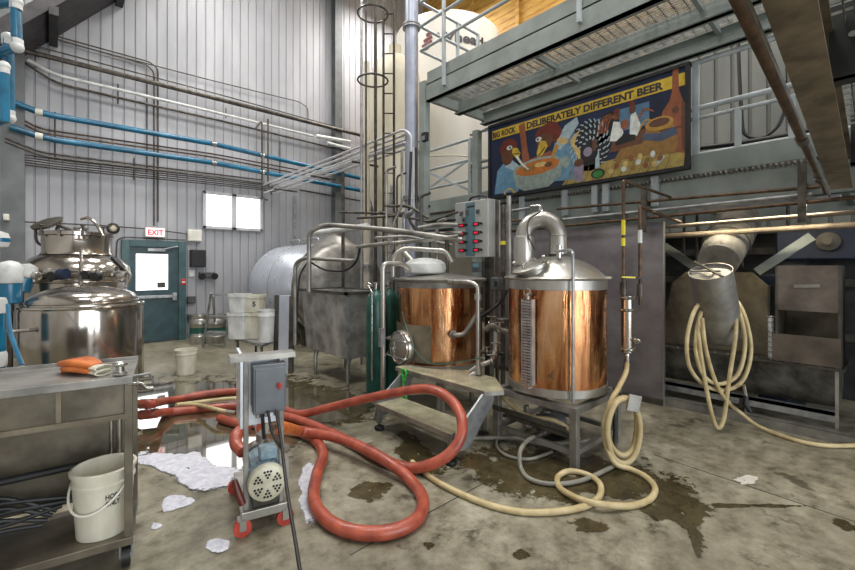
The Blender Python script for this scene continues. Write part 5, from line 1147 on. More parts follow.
m = MB(); m.bb(5.22, 5.3, -2, ys, .0, .012); m.bb(5.22, 5.23, -2, ys, 0, .09); m.bb(5.22, 5.3, -2, ys, .08, .09); tag(m.build('floor_channel', 'steel_dull', smooth=0), 'steel floor channel edging the milling corner', 'channel')
# chamfered hopper back
hp = T('hopper_plate', 'large stained steel plate with clipped top corners behind the hanging hoses', 'plate', (5.6, 1.3, .65))
XH = 5.62; ya_, yb_ = ys + .2, A(768, 320, X=XH).y; zt = A(700, 272, X=XH).z
m = MB(); m.poly([(XH, ya_, .65), (XH, ya_ - .16, zt - .14), (XH, ya_ - .3, zt), (XH, yb_ + .14, zt), (XH, yb_, zt - .14), (XH, yb_, .65)], (.03, 0, 0)); m.build('plate', 'plate_warm', hp, smooth=0)
m = MB(); m.bb(XH - .02, XH + .25, yb_ - .02, yb_, .65, zt - .14); m.build('side_return', 'steel_dark', hp, smooth=0)
m = MB(); m.bb(XH - .012, XH, ya_ - .05, ya_ - .02, .66, zt - .12); m.build('stiffener', 'steel_dark', hp, smooth=0)
# hopper box
hb2 = T('open_hopper', 'open-fronted dark steel hopper box with angled lip', 'hopper', (5.5, .5, .65))
xb = 5.32; yl, yr = A(778, 300, X=xb).y, A(838, 300, X=xb).y
z1, z2, z3 = A(800, 265.5, X=xb).z, A(800, 311, X=xb).z, A(800, 335, X=xb).z
m = MB(); m.bb(xb, xb + .02, yr, yl, z2, z1); m.build('front_plate', 'hopper_steel', hb2, smooth=0)
m = MB(); m.bb(xb, xb + .5, yr - .02, yr, .65, z1); m.bb(xb, xb + .5, yl, yl + .02, .65, z1); m.bb(xb + .5, xb + .52, yr, yl, .65, z1); m.build('hopper_sides', 'steel_dark', hb2, smooth=0)
m = MB(); m.poly([(xb - .05, yr - .02, z3), (xb - .05, yl + .04, z3), (xb + .0, yl + .04, .66), (xb + .0, yr - .02, .66)], (.02, 0, 0)); m.build('angled_lip', 'hopper_steel', hb2, smooth=0)
m = MB(); m.beam((xb - .01, yl - .12, z1 - .2), (xb - .01, yr + .12, z1 - .19), .012, .03); m.build('scuffed_handle', 'steel_dull', hb2)
t = T('side_housing', 'grey machine housing at the photograph edge beside the hopper', 'machine', (5.6, 0, .65)); m = MB(); m.bb(5.5, 6.0, -.5, .2, .65, 1.25); m.bb(5.5, 5.9, -.5, .17, 1.27, 1.5); m.build('housing', 'gray_paint', t, bevel=.01); m = MB(); m.lathe([(.12, 0), (.12, .04), (.05, .05), (.05, .1)], (5.5, .02, .9), (-1, 0, 0), n=24); m.build('bearing_flange', 'steel_dark', t)
t = T('level_sight', 'slim white corrugated tube standing between plate and hopper', 'tube', A(771, 350, X=5.4)); m = MB(); a_ = A(771, 330, X=5.4); m.cyl((a_.x, a_.y, .66), (a_.x, a_.y, A(771, 318, X=5.4).z), .025)
m.build('tube', 'white_cloud', t); m = MB(); z_ = .68
while z_ < 1.1: m.torus((a_.x, a_.y, z_), .027, .006, n=16, m=6); z_ += .05
m.build('rings', 'galv', t)
# grain chute
ch = T('grain_chute', 'dented round steel chute slanting down to the capped spout', 'chute', (5.3, 1.3, 1.5))
m = MB(); a_, b_ = A(737, 222, X=6.3), A(718, 261, X=5.35); m.tube([a_, a_.lerp(b_, .5), b_], [.24, .225, .19], 36); m.build('chute_pipe', 'steel_dull', ch, smooth=60)
m = MB(); dv_ = (b_ - a_).normalized(); q_ = a_.lerp(b_, .45)
for k_ in (.4, .62): m.torus(a_.lerp(b_, k_), .228, .008, dv_)
m.build('seam_rings', 'steel_dark', ch)
sp2 = T('capped_spout', 'short open steel cylinder with cross handle that the beige hoses hang on', 'spout', (4.95, 1.25, .9))
ta, tb = A(710, 271, D=4.05), A(722, 338, D=4.25); r_ = .185
ax = (ta - tb).normalized()
m = MB(); m.lathe([(r_ * .8, 0), (r_ * .96, .03), (r_, .08), (r_, (ta - tb).length), (r_ - .008, (ta - tb).length), (r_ - .01, (ta - tb).length - .03), (.01, (ta - tb).length - .03)], tb, ax, n=44); m.build('spout_wall', 'steel_dull', sp2)
m = MB(); e1 = RT; e2 = ax.cross(e1).normalized()
m.beam(ta - e1 * r_ * 1.0, ta + e1 * r_ * 1.0, .02, .012, ax); m.beam(ta - e2 * r_ * 1.0, ta + e2 * r_ * 1.3 + ax * .03, .02, .012, ax); m.build('cross_handle', 'steel_dark', sp2)
m = MB(); m.bb(ta.x + .2, 5.45, ta.y - .02, ta.y + .02, 1.15, 1.19); m.build('mount_arm', 'steel_dark', sp2, smooth=0)
# diagonal braces and gear behind
for nm, lb, a_, b_ in (('diagonal_brace', 'pale diagonal brace rising left behind the spout', A(664, 246, X=5.75), A(702, 272, X=5.75)), ('diagonal_brace', 'pale diagonal brace rising right behind the hopper', A(757, 272, X=5.8), A(812, 236, X=5.8))):
    m = MB(); m.beam(a_, b_, .09, .03, (1, 0, 0)); tag(m.build(nm, 'gray_paint', smooth=0), lb, 'brace')
m = MB(); m.bb(7.05, 7.1, -3, 4.4, 0, 2.1); t = T('dark_bulkhead', 'dim panelled bulkhead at the back of the milling corner', 'bulkhead', (7.1, 1, 0)); m.build('sheet', 'black_steel', t, smooth=0)
m = MB()
for z_ in (.7, 1.35, 1.75, 2.02): m.bb(6.98, 7.05, -3, 4.4, z_, z_ + .09)
m.build('girts', 'steel_dark', t, smooth=0)
t = T('blue_machine', 'dark blue machine glimpsed high behind the hopper', 'machine', A(815, 250, X=6.2)); a_ = A(815, 250, X=6.2); m = MB(); m.bb(6.3, 6.8, a_.y - .7, a_.y + .35, 1.66, 2.05); m.build('housing', 'blue_dark', t, bevel=.02)
m = MB(); m.bb(6.4, 6.7, a_.y + .1, a_.y + .3, 0, 1.66); m.build('pedestal', 'black_steel', t, smooth=0)
m = MB(); m.lathe([(.1, 0), (.1, .05), (.04, .06), (.04, .12)], (6.3, a_.y - .1, 1.86), (-1, 0, 0), n=24); m.build('hub', 'steel_dark', t)
t = T('blue_machine', 'lower dark blue machine frame behind the plate edge', 'machine', A(780, 300, X=6.0)); a_ = A(778, 300, X=6.2); m = MB(); m.bb(6.2, 6.5, a_.y - .1, a_.y + .18, .0, 1.5); m.build('housing', 'blue_dark', t, bevel=.02); m = MB(); m.bb(6.18, 6.2, a_.y - .05, a_.y + .1, .9, 1.3); m.build('cover', 'gauge', t)
for i, (px, y0_, y1_) in enumerate(((684, 238, 268), (697, 236, 266), (788, 236, 300), (742, 238, 268))):
    run('drop_pipe', ['thin dark drop pipe behind the left brace', 'thin dark drop pipe just left of the chute', 'thin dark drop pipe above the hopper', 'thin dark drop pipe just right of the chute'][i], [A(px, 206, X=6.5), A(px, y1_, X=6.5), A(px + 4, y1_ + 2, X=6.7)], .018, 'dark_pipe')

# ================================================================== HOSES
def hose(name, label, pts, r, mat, k=6, parts=(), group=None, n=12):
    m = MB(); m.tube(catmull([Vector(p) for p in pts], k), r, n)
    if not parts: return tag(m.build(name, mat, smooth=80), label, 'hose', group)
    t = T(name, label, 'hose', (pts[0][0], pts[0][1], 0)); m.build('hose_body', mat, t, smooth=80)
    for nm, mt, f_ in parts: mm = MB(); f_(mm); mm.build(nm, mt, t)
    return t
RH = .042
def F_(px, py, z=None, rr=RH): # on the floor
    p = A(px, py, Z=(z if z is not None else rr)); return p
redA = [A(138, 404, D=4.2), F_(150, 404, .26), F_(165, 401, .1), F_(180, 399), F_(205, 394), F_(242, 391), F_(268, 397), F_(282, 408), A(300, 414, D=4.32), A(327, 408, D=4.2), A(360, 400, D=4.0), A(394, 393, D=3.8), A(427, 389, D=3.6), A(450, 399, D=3.42), A(462, 420, D=3.25), A(458, 443, D=3.15), A(439, 461, D=3.12), F_(410, 468), F_(381, 459), F_(354, 444), F_(327, 431), F_(296, 419), F_(265, 412), F_(242, 406), F_(180, 411), F_(165, 412, .08), F_(152, 414, .12), A(138, 415, D=4.2)]
hose('red_hose', 'thick red hose whose loop stands up in front of the checker-plate steps', redA, RH, 'hose_red', parts=[('ferrule', 'silver_paint', lambda m: m.cyl(A(140, 404, D=4.18), F_(156, 403.3, .2), .048)), ('ferrule', 'silver_paint', lambda m: m.cyl(A(140, 415, D=4.18), F_(158, 413, .1), .048))])
PO = A(262, 428, D=2.72)
redB = [PO, A(272, 426, D=2.85), A(284, 428, D=3.0), F_(300, 431, .13), F_(334, 437, .12), F_(365, 449, .12), F_(394, 466, .09), F_(412, 482), F_(423, 500), F_(416, 520), F_(389, 532), F_(354, 532), F_(327, 520), F_(314, 500), F_(317, 474), F_(323, 455), F_(316, 441), F_(298, 432, .05), F_(265, 425), F_(244, 424), F_(228, 421), F_(220, 418)]
hose('red_hose', 'thick red hose leaving the pump cart and looping flat across the wet floor', redB, RH, 'hose_red', parts=[('orange_collar', 'orange', lambda m: m.tube(catmull([A(272, 426, D=2.85), A(284, 428, D=3.0), F_(298, 431, .13)], 4), RH + .003, 12)), ('ferrule', 'silver_paint', lambda m: m.cyl(PO, A(270, 426.5, D=2.82), .05))])
hose('red_hose', 'short red hose bending into the side of the pump motor', [A(246, 428, D=2.95), A(237, 434, D=2.85), A(236, 444, D=2.78), A(243, 452, D=2.72)], .04, 'hose_red')
RB = .021
hose('thin_hose', 'thin beige hose lying over the red hoses near the polished tank', [F_(176, 405, .1), F_(200, 402, .05), F_(225, 399, .05), F_(243, 398, .05)], .022, 'hose_beige')
hose('thin_hose', 'thin beige hose with metal nozzle crossing the red hoses', [F_(180, 404, .1), F_(198, 405, .09), F_(215, 409, .12), F_(226, 411.5, .11)], .02, 'hose_beige', parts=[('nozzle', 'silver_paint', lambda m: m.cyl(F_(226, 411.5, .11), F_(236, 412.5, .11), .018))])
bg_ = [F_(412, 462, rr=RB), F_(424, 472, rr=RB), F_(443, 485, rr=RB), F_(478, 501, rr=RB), F_(515, 511, rr=RB), F_(550, 512, rr=RB), F_(583, 507, rr=RB), F_(599, 497, rr=RB), F_(600, 484, rr=RB), F_(588, 475, rr=RB), F_(570, 471, rr=RB), F_(558, 477, rr=RB), F_(560, 488, rr=RB), F_(577, 498, .04), F_(600, 504, .05), F_(630, 506, rr=RB), F_(650, 499, rr=RB), F_(655, 488, rr=RB), F_(646, 477, rr=RB), F_(630, 469, rr=RB), F_(615, 463, .06)]
hk = 3.3
coil = [A(606, 445, D=hk), A(604, 425, D=hk), A(610, 408, D=hk), A(622, 398, D=hk + .02), A(633, 403, D=hk), A(640, 425, D=hk), A(637, 450, D=hk), A(627, 463, D=hk), A(614, 458, D=hk), A(608, 440, D=hk - .04), A(609, 420, D=hk - .05), A(616, 403, D=hk - .03), A(626, 399, D=hk + .0), A(634, 405, D=hk + .03), A(637, 425, D=hk + .03), A(633, 448, D=hk + .03), A(622, 455, D=hk + .03), A(611, 445, D=hk + .05), A(607, 425, D=hk + .05), A(611, 402, D=hk + .05), A(619, 387, D=3.5), A(626, 372, D=3.72), (cx_.x, cx_.y, zz(362, 3.8))]
hose('wash_hose', 'beige wash hose coiled on a hook beside the kettle stand and looped on the floor', bg_ + coil, RB, 'hose_beige', k=5, parts=[('crimp', 'silver_paint', lambda m: m.cyl(A(626, 369, D=3.8), (cx_.x, cx_.y, zz(361, 3.8)), .026))])
t = T('hose_hook', 'small grey plate hook holding the coiled beige hose', 'hook', A(632, 402, D=hk)); a_ = A(632, 402, D=hk + .0)
m = MB(); m.box(a_ + FW * -.03, (.1, .02, .13), Matrix.Rotation(-YAW, 3, 'Z') @ Matrix.Rotation(.2, 3, 'Y')); m.build('hook_plate', 'steel_dull', t, bevel=.004); m = MB(); m.cyl(a_ - FW * .03, a_ + FW * .3 - Vector((0, 0, 0)), .012); m.build('hook_arm', 'steel_dark', t)
m = MB(); bse = a_ + FW * .3; m.cyl((bse.x, bse.y, 0), (bse.x, bse.y, bse.z + .03), .018); m.build('hook_post', 'steel_dark', t)
# gray hoses under the kettle stand
hose('grey_hose', 'grey hose with cam fitting curving out from under the kettle stand', [A(536, 436, D=3.55), A(527, 441, D=3.45), A(520, 452, D=3.3), F_(521, 468, rr=.02), F_(530, 479, rr=.02), F_(552, 484, rr=.02), F_(580, 481, rr=.02), F_(606, 470, rr=.02), F_(620, 462, rr=.02)], .017, 'hose_gray', parts=[('cam_fitting', 'dark_pipe', lambda m: [m.cyl(A(534, 437, D=3.54), A(549, 430, D=3.6), .03), m.torus(A(541, 433.5, D=3.57), .032, .008, (A(549, 430, D=3.6) - A(534, 437, D=3.54))), m.torus(A(546, 431.5, D=3.59), .032, .008, (A(549, 430, D=3.6) - A(534, 437, D=3.54)))])])
hose('grey_hose', 'grey hose lying beneath the steps and running under the kettle', [F_(470, 438, rr=.02), F_(490, 438, rr=.02), F_(515, 438, .03), F_(545, 444, .03), F_(590, 440, .03)], .02, 'hose_gray')
hose('grey_hose', 'thin grey hose looping on the wet floor behind the cam fitting', [F_(497, 436, rr=.014), F_(497, 447, rr=.014), F_(508, 456, rr=.014), F_(530, 459, rr=.014), F_(552, 452, rr=.014)], .013, 'hose_gray')
hose('transfer_hose', 'dull pink hose slung under the kettle top frame', [A(500, 395, D=3.9), A(525, 415, D=3.7), A(553, 420, D=3.65), A(572, 432, D=3.7), A(590, 452, D=3.8)], .02, 'hose_beige')
t = T('floor_pump', 'dark transfer pump sitting under the brew kettle', 'pump', (3.45, 2.1, 0)); m = MB(); m.lathe([(.02, 0), (.085, .01), (.09, .22), (.07, .26), (.02, .27)], (3.35, 2.2, .13), (.8, -.6, 0), n=28); m.build('motor_body', 'gauge', t)
m = MB(); m.lathe([(.02, 0), (.07, .01), (.07, .06), (.02, .07)], (3.3, 2.24, .13), (-.8, .6, 0), n=28); m.cyl((3.27, 2.26, .13), (3.27, 2.26, .3), .025); m.build('pump_head', 'steel', t); m = MB(); m.bb(3.3, 3.55, 2.0, 2.2, 0, .03); m.build('foot', 'black_steel', t)
# hanging beige hoses on the spout
hx = 4.02
def HG(px, py, d=0): return A(px, py, D=hx + d)
hl = [HG(706, 296, .25), HG(694, 312, .03), HG(687, 340), HG(690, 368), HG(706, 386), HG(726, 390), HG(743, 380, .02), HG(751, 352, .02), HG(746, 320, .05), HG(736, 300, .25), HG(722, 296, .35), HG(706, 300, .3), HG(698, 325, .02), HG(696, 352, -.03), HG(704, 376, -.03), HG(720, 384, -.03), HG(738, 374, 0), HG(745, 345, 0), HG(741, 318, .02), HG(732, 300, .25), HG(715, 299, .33), HG(702, 310, .12), HG(699, 335, -.04), HG(704, 375, -.04), HG(712, 415, -.03), HG(718, 428, -.02), HG(724, 418, 0), HG(729, 380, -.04), HG(736, 330, -.03), HG(733, 300, .1)]
hose('coiled_hose', 'beige hose hanging in long loops over the capped spout', hl, .0185, 'hose_beige', k=5)
t = hose('coiled_hose', 'beige hose tail trailing from the spout to the floor at the photograph edge', [HG(702, 318, -.06), HG(706, 350, -.07), HG(716, 383, -.05), HG(728, 402, .0), A(742, 414, D=4.1), A(758, 426, D=4.05), F_(785, 437, rr=.02), F_(812, 444, rr=.02), F_(840, 446, rr=.02), F_(875, 444, rr=.02)], .0185, 'hose_beige', k=5)
t = T('spray_nozzle', 'black trigger nozzle hanging among the looped beige hoses', 'nozzle', A(745, 400, D=3.98)); m = MB(); m.cyl(A(744, 385, D=3.97), A(746, 397, D=3.97), .016); m.build('nozzle_neck', 'silver_paint', t); m = MB(); m.tube([A(746, 396, D=3.97), A(745, 404, D=3.96), A(750, 411, D=3.95)], .024, 10); m.beam(A(741, 398, D=3.96), A(740, 408, D=3.95), .02, .02); m.build('trigger_grip', 'black', t)

# ================================================================== PUMP CART (local axes: x to the viewer's right, y away)
CA = math.atan2(-.23, .973)
pc_ = T('pump_cart', 'upright steel pump cart with grey switch box and red casters on the wet floor', 'pump cart', (.86, 2.56, 0), CA)
Lq = dict(local=True)
for x_ in (.0, .2):
    m = MB(); m.bb(x_ - .014, x_ + .014, -.014, .014, .13, 1.05); m.build('post', 'steel_dull', pc_, smooth=0, bevel=.003, **Lq)
m = MB(); m.bb(-.09, .27, -.07, .03, 1.05, 1.06); m.bb(-.09, .27, -.075, -.07, 1.03, 1.06); m.build('top_plate', 'steel_dull', pc_, smooth=0, **Lq)
m = MB(); m.bb(-.03, -.015, .0, .3, .62, 1.05); m.bb(-.015, .2, .04, .05, .62, 1.05); m.build('splash_panel', 'steel_clad', pc_, smooth=0, **Lq)
m = MB(); m.bb(-.03, .23, -.03, .55, .115, .13); m.bb(-.03, .23, -.04, -.02, .09, .14); m.build('base_plate', 'steel', pc_, smooth=0, bevel=.003, **Lq)
m = MB(); m.bb(.03, .21, -.1, -.01, .72, 1.0); m.bb(.025, .215, -.1, -.01, .995, 1.005); bx = m.build('switch_box', 'box_gray', pc_, bevel=.006, **Lq)
m = MB(); m.bb(.04, .2, -.108, -.1, .735, .985); m.build('box_door', 'box_gray', bx, bevel=.003, **Lq)
m = MB(); m.cyl((.17, -.108, .88), (.17, -.13, .88), .014, n=14); m.bb(.165, .175, -.14, -.13, .86, .9); m.build('red_switch', 'red', bx, **Lq)
for x_ in (.06, .1, .16): m = MB(); m.cyl((x_, -.055, .69), (x_, -.055, .725), .014, n=12); m.build('cable_gland', 'galv', bx, **Lq)
# motor
mr = .105; mz = .3; mx_ = .11
m = MB(); m.lathe([(.05, .0), (mr * .97, .005), (mr, .03), (mr, .3), (mr * .9, .33), (.05, .34)], (mx_, -.07, mz), (0, 1, 0), n=40)
for i in range(22):
    an = i * 2 * math.pi / 22
    if math.sin(an) > -.5: m.beam((mx_ + (mr + .004) * math.cos(an), .0, mz + (mr + .004) * math.sin(an)), (mx_ + (mr + .004) * math.cos(an), .22, mz + (mr + .004) * math.sin(an)), .006, .006)
mo = m.build('motor_body', 'blue_gray_motor', pc_, **Lq)
m = MB(); m.lathe([(.02, -.012), (mr * .8, -.01), (mr * .98, 0), (mr * 1.03, .015), (mr * 1.03, .035)], (mx_, -.075, mz), (0, 1, 0), n=40); m.build('fan_cover', 'cover_cream', mo, **Lq)
m = MB()
for s6 in range(6):
    an = s6 * math.pi / 3 + .52
    for rr, dn in ((.038, 0), (.055, -.16), (.055, .16), (.074, -.24), (.074, 0), (.074, .24)):
        m.cyl((mx_ + rr * math.cos(an + dn), -.0875, mz + rr * math.sin(an + dn)), (mx_ + rr * math.cos(an + dn), -.0865, mz + rr * math.sin(an + dn)), .0075, n=8)
m.build('vent_holes', 'black', mo, **Lq)
m = MB(); m.box((mx_ + .02, .06, mz + mr + .03), (.1, .12, .06)); m.build('terminal_box', 'blue_gray_motor', mo, bevel=.008, **Lq)
m = MB(); m.bb(.04, .18, .0, .24, .13, .2); m.build('motor_foot', 'steel_dark', mo, smooth=0, **Lq)
m = MB(); m.lathe([(.03, 0), (.095, .01), (.1, .07), (.06, .09), (.045, .14), (.02, .15)], (mx_, .3, mz), (0, 1, 0), n=32); m.cyl((mx_ + .02, .36, mz), (mx_ + .02, .36, mz + .22), .035); m.torus((mx_ + .02, .36, mz + .2), .04, .012); m.build('pump_head', 'steel', pc_, **Lq)
m = MB(); m.bb(.215, .25, .02, .14, .2, .36); m.build('side_bracket', 'steel', pc_, smooth=0, **Lq)
m = MB(); m.tube([(-.06, .0, .33), (-.045, -.02, .26), (-.02, -.03, .19)], [.014, .022, .02], 12); m.build('brake_grip', 'red_brown', pc_, **Lq)
for x_, y_ in ((-.02, -.02), (.22, -.02), (-.02, .5), (.22, .5)):
    m = MB(); m.bb(x_ - .028, x_ + .028, y_ - .02, y_ + .02, .095, .112); m.bb(x_ - .018, x_ + .018, y_ - .028, y_ - .022, .04, .1); m.bb(x_ - .018, x_ + .018, y_ + .022, y_ + .028, .04, .1); c0 = m.build('caster_fork', 'steel', pc_, smooth=0, **Lq)
    m = MB(); m.cyl((x_, y_ - .018, .05), (x_, y_ + .018, .05), .05, n=28); m.build('caster_wheel', 'red_wheel', c0, **Lq)
hose('power_cord', 'black power cord dropping from the switch box towards the viewer', [A(276, 410, D=2.42), A(281, 440, D=2.3), A(287, 490, D=2.05), A(296, 545, D=1.82), A(303, 590, D=1.62)], .0085, 'black', n=8)['category'] = 'cord'
hose('power_cord', 'short black motor cord looping from the box to the motor', [A(262, 410, D=2.45), A(263, 425, D=2.45), A(264, 438, D=2.5)], .011, 'black', n=8)['category'] = 'cord'
hose('power_cord', 'second black cord slanting down from the box beside the post', [A(268, 411, D=2.42), A(272, 432, D=2.36), A(281, 448, D=2.3)], .008, 'black', n=8)['category'] = 'cord'

# ================================================================== KEG-WASH TROLLEY (near left)
TA = R(-10); tp_ = at(129, 480, D=2.2)
tr = T('wash_trolley', 'long stainless sink trolley with open lower shelf at the near left', 'trolley', (tp_.x + .015, tp_.y - .02, 0), TA)
Ln_, Dp = 1.55, .5
for x_, y_ in ((-.02, .02), (-.02, Dp - .02), (-Ln_, .02), (-Ln_, Dp - .02)):
    m = MB(); m.bb(x_ - .018, x_ + .018, y_ - .018, y_ + .018, .15, .985); m.build('post', 'trolley_steel', tr, smooth=0, bevel=.003, **Lq)
m = MB(); m.bb(-Ln_ - .02, .0, 0, Dp, .985, 1.0); m.bb(-Ln_ - .02, .0, -.008, .0, .965, 1.005); m.bb(-Ln_ - .02, .0, Dp, Dp + .008, .965, 1.02); m.build('top_sheet', 'steel_dull', tr, smooth=0, bevel=.003, **Lq)
m = MB(); m.bb(-Ln_, -.04, .02, .03, .8, .985); m.bb(-Ln_, -.04, Dp - .03, Dp - .02, .8, .985); m.bb(-Ln_, -.04, .03, Dp - .03, .8, .81)
m.build('sink_apron', 'trolley_steel', tr, smooth=0, **Lq)
m = MB()
for x_ in (-.3, -.62, -.94, -1.26): m.bb(x_ - .01, x_ + .01, .012, .02, .8, .975)
m.bb(-Ln_, -.02, .0, .02, .785, .81); m.build('apron_ribs', 'plate_warm', tr, smooth=0, **Lq)
m = MB(); m.bb(-Ln_, -.05, Dp - .05, Dp - .04, .24, .8); m.build('back_sheet', 'trolley_steel', tr, smooth=0, **Lq)
m = MB(); m.bb(-Ln_ - .02, .0, 0, Dp, .14, .155); m.bb(-Ln_ - .02, .0, -.01, .0, .125, .165); m.build('lower_shelf', 'trolley_steel', tr, smooth=0, bevel=.003, **Lq)
m = MB(); m.bb(-Ln_, -.02, Dp - .06, Dp - .03, .22, .25); m.build('rear_rail', 'plate_warm', tr, smooth=0, **Lq)
m = MB(); m.tube([(-.09, Dp - .08, .4), (-.09, Dp - .08, .8)], .014, 10); m.tube([(-.13, Dp - .06, .3), (-.13, Dp - .06, .8)], .01, 10); m.build('drain_pipe', 'silver_paint', tr, **Lq)
m = MB()
for i in range(7): m.tube(catmull([Vector((-1.3, .3 + .02 * i, .19 + .03 * i)), Vector((-.9 + .03 * i, .26 + .02 * i, .2 + .035 * ((i * 3) % 5))), Vector((-.6, .33, .2 + .03 * ((i * 2) % 7))), Vector((-.42 + .02 * i, .34, .18 + .02 * i))], 5), .012, 8)
m.tube([(-1.5, .36, .42), (-.2, .36, .46)], .02, 10); m.build('pipe_tangle', 'black_steel', tr, **Lq)
for x_, y_ in ((-.03, .04), (-.03, Dp - .04), (-Ln_ + .02, .04), (-Ln_ + .02, Dp - .04)):
    m = MB(); m.bb(x_ - .035, x_ + .035, y_ - .03, y_ + .03, .118, .128); m.bb(x_ - .03, x_ - .024, y_ - .02, y_ + .02, .05, .12); m.bb(x_ + .024, x_ + .03, y_ - .02, y_ + .02, .05, .12); c0 = m.build('caster_fork', 'galv', tr, smooth=0, **Lq)
    m = MB(); m.cyl((x_ - .018, y_, .056), (x_ + .018, y_, .056), .056, n=28); m.build('caster_wheel', 'black', c0, **Lq); m = MB(); m.cyl((x_ - .02, y_, .056), (x_ + .02, y_, .056), .028, n=20); m.build('wheel_hub', 'galv', c0, **Lq)
m = MB(); m.cyl((-.06, .06, 1.005), (-.06, .06, 1.06), .02); m.torus((-.06, .06, 1.06), .026, .009); m.torus((-.06, .06, 1.012), .026, .008); m.build('clamp_ferrule', 'silver_paint', tr, **Lq)
m = MB(); m.pipe([(-.02, .01, .96), (.04, .0, .96), (.06, -.01, .93), (.09, -.01, .93)], .009); m.torus((.02, .0, .96), .014, .005, (1, 0, 0)); m.build('side_spigot', 'silver_paint', tr, **Lq)
m = MB(); m.tube([(.0, .06, .99), (.07, .05, .995), (.09, .06, .94)], .006, 8); m.build('wire_catch', 'galv', tr, **Lq)
# rubber gloves on the trolley
gl0 = A(62, 369, Z=1.03)
gv = T('rubber_gloves', 'pair of orange rubber gloves lying on the trolley top', 'gloves', A(82, 372, Z=1.003))
ga, gb_ = A(63, 368, Z=1.02), A(101, 372, Z=1.02); gd = (gb_ - ga); gu = gd.normalized(); gs = gu.cross(Vector((0, 0, 1))).normalized()
for j, zz_ in ((0, .0), (1, .034)):
    m = MB(); L2 = gd.length
    for i in range(5):
        o_ = gs * (-.04 + .02 * i); k2 = (1.0, .98, 1.03, .96, .8)[i] if j == 0 else (.82, .97, 1.02, 1.0, .95)[i]
        pts_ = [gb_ - gu * .03 + o_ * .5, gb_ - gu * L2 * .35 + o_ * .9 + Vector((0, 0, .012)), gb_ - gu * L2 * .65 + o_ * 1.15 + Vector((0, 0, .014)), gb_ - gu * L2 * k2 + o_ * .8 - Vector((0, 0, .004))]
        P_ = catmull([p + Vector((0, 0, zz_ * (.9 if j else 1))) for p in pts_], 6); n_p = len(P_)
        m.tube(P_, [.012 + .0055 * math.sin(math.pi * q / (n_p - 1)) ** .6 - (.005 if q == n_p - 1 else 0) for q in range(n_p)], 10)
    m.build('glove_hand', 'orange', gv)
    m = MB(); rings = []
    for k2, w2, h2 in ((-.045, .036, .013), (-.01, .042, .016), (.02, .046, .018), (.022, .04, .013), (-.02, .03, .008)):
        c2 = gb_ + gu * k2 + Vector((0, 0, zz_ * .7)); rings.append([c2 + gs * math.cos(t2) * w2 + Vector((0, 0, math.sin(t2) * h2)) for t2 in [q * math.pi / 10 for q in range(20)]])
    m.ring_loft(rings); m.build('glove_cuff', 'bucket', gv)
# white bucket on the shelf
bk = A(104, 529, Z=.157); t = T('wash_bucket', 'white lidless bucket lettered HOPS ONLY on the lower shelf of the trolley', 'bucket', bk)
r_, h_ = .138, .35
m = MB(); m.lathe([(.01, .004), (r_ * .85, .0), (r_ * .86, .008), (r_ * .97, h_ * .78), (r_ * 1.02, h_ * .78), (r_ * 1.02, h_ * .81), (r_ * .99, h_ * .82), (r_ * 1.0, h_ * .93), (r_ * 1.06, h_ * .94), (r_ * 1.07, h_ * .99), (r_ * 1.03, h_), (r_ * .97, h_), (r_ * .95, h_ * .8), (r_ * .82, .012), (.01, .012)], n=56, caps=False); m.build('bucket_wall', 'bucket', t, local=True)
m = MB(); hp_ = []
for i in range(21):
    an = math.pi * i / 20; dirx = RT * math.cos(an) * r_ * 1.07; hp_.append(Vector((0, 0, h_ * .86 - math.sin(an) * .15)) + dirx - FW * (math.sin(an) * r_ * 1.0 + .006))
m.tube(hp_, .006, 8); m.build('wire_handle', 'white_pl', t, local=True)
for s_ in (-1, 1): m = MB(); m.ell(Vector((0, 0, h_ * .86)) + RT * s_ * r_ * 1.05, (.03, .03, .04)); m.build('handle_lug', 'white_pl', t, local=True)
def cyl_text(lines, c, r, z0_, h, ang, name, parent, tilt=0, mat='ink'):
    m = MB()
    for i, (s_, w_) in enumerate(lines): m.text(s_, (-w_ / 2, -i * h * 1.35, 0), (1, 0, 0), (0, 1, 0), h, fit=w_, bold=.03)
    bmesh.ops.triangulate(m.b, faces=m.b.faces)
    for v in m.b.verts:
        an = ang + v.co.x / r; z_ = v.co.y; v.co = Vector((c.x + r * math.cos(an), c.y + r * math.sin(an), z0_ + z_))
    return m.build(name, mat, parent, smooth=0, local=True, fixn=False)
an0 = math.atan2(-bk.y, -bk.x) + .28
cyl_text([('HOPS', .065), ('ONLY', .065)], Vector((0, 0, 0)), r_ * .965, h_ * .60, .026, an0, 'lettering', t)

# ================================================================== BLUE GLYCOL PIPES, far left
def bluep(name, label, P, r, joints):
    t = T(name, label, 'pipe', P[0]); m = MB(); m.tube(P, r, 14); m.build('pipe_run', 'blue', t)
    for j in joints: m = MB(); m.ell(j[0], (r * 2.7, r * 2.7, r * 2.7)); m.cyl(j[0], j[0] + j[1], r * 1.2, n=14); m.build('elbow', 'white_cloud', t)
DB = 4.4
a_, b_ = A(16, 2, D=DB), A(17, 47, D=DB)
bluep('glycol_pipe', 'upper blue vertical pipe with white elbows in the top corner', [A(-40, 8, D=DB), a_, b_, A(-30, 62, D=DB)], .045, [(a_, Vector((0, 0, -.08))), (b_, Vector((0, 0, .08)))])
a_, b_ = A(8, 38, D=DB + .2), A(9, 118, D=DB + .2)
bluep('glycol_pipe', 'longer blue vertical pipe with white elbows below the upper one', [A(-40, 40, D=DB + .2), a_, b_, A(-30, 132, D=DB + .2)], .045, [(a_, Vector((0, 0, -.08))), (b_, Vector((0, 0, .08)))])
a_, b_ = A(4, 66, D=DB), A(5, 122, D=DB)
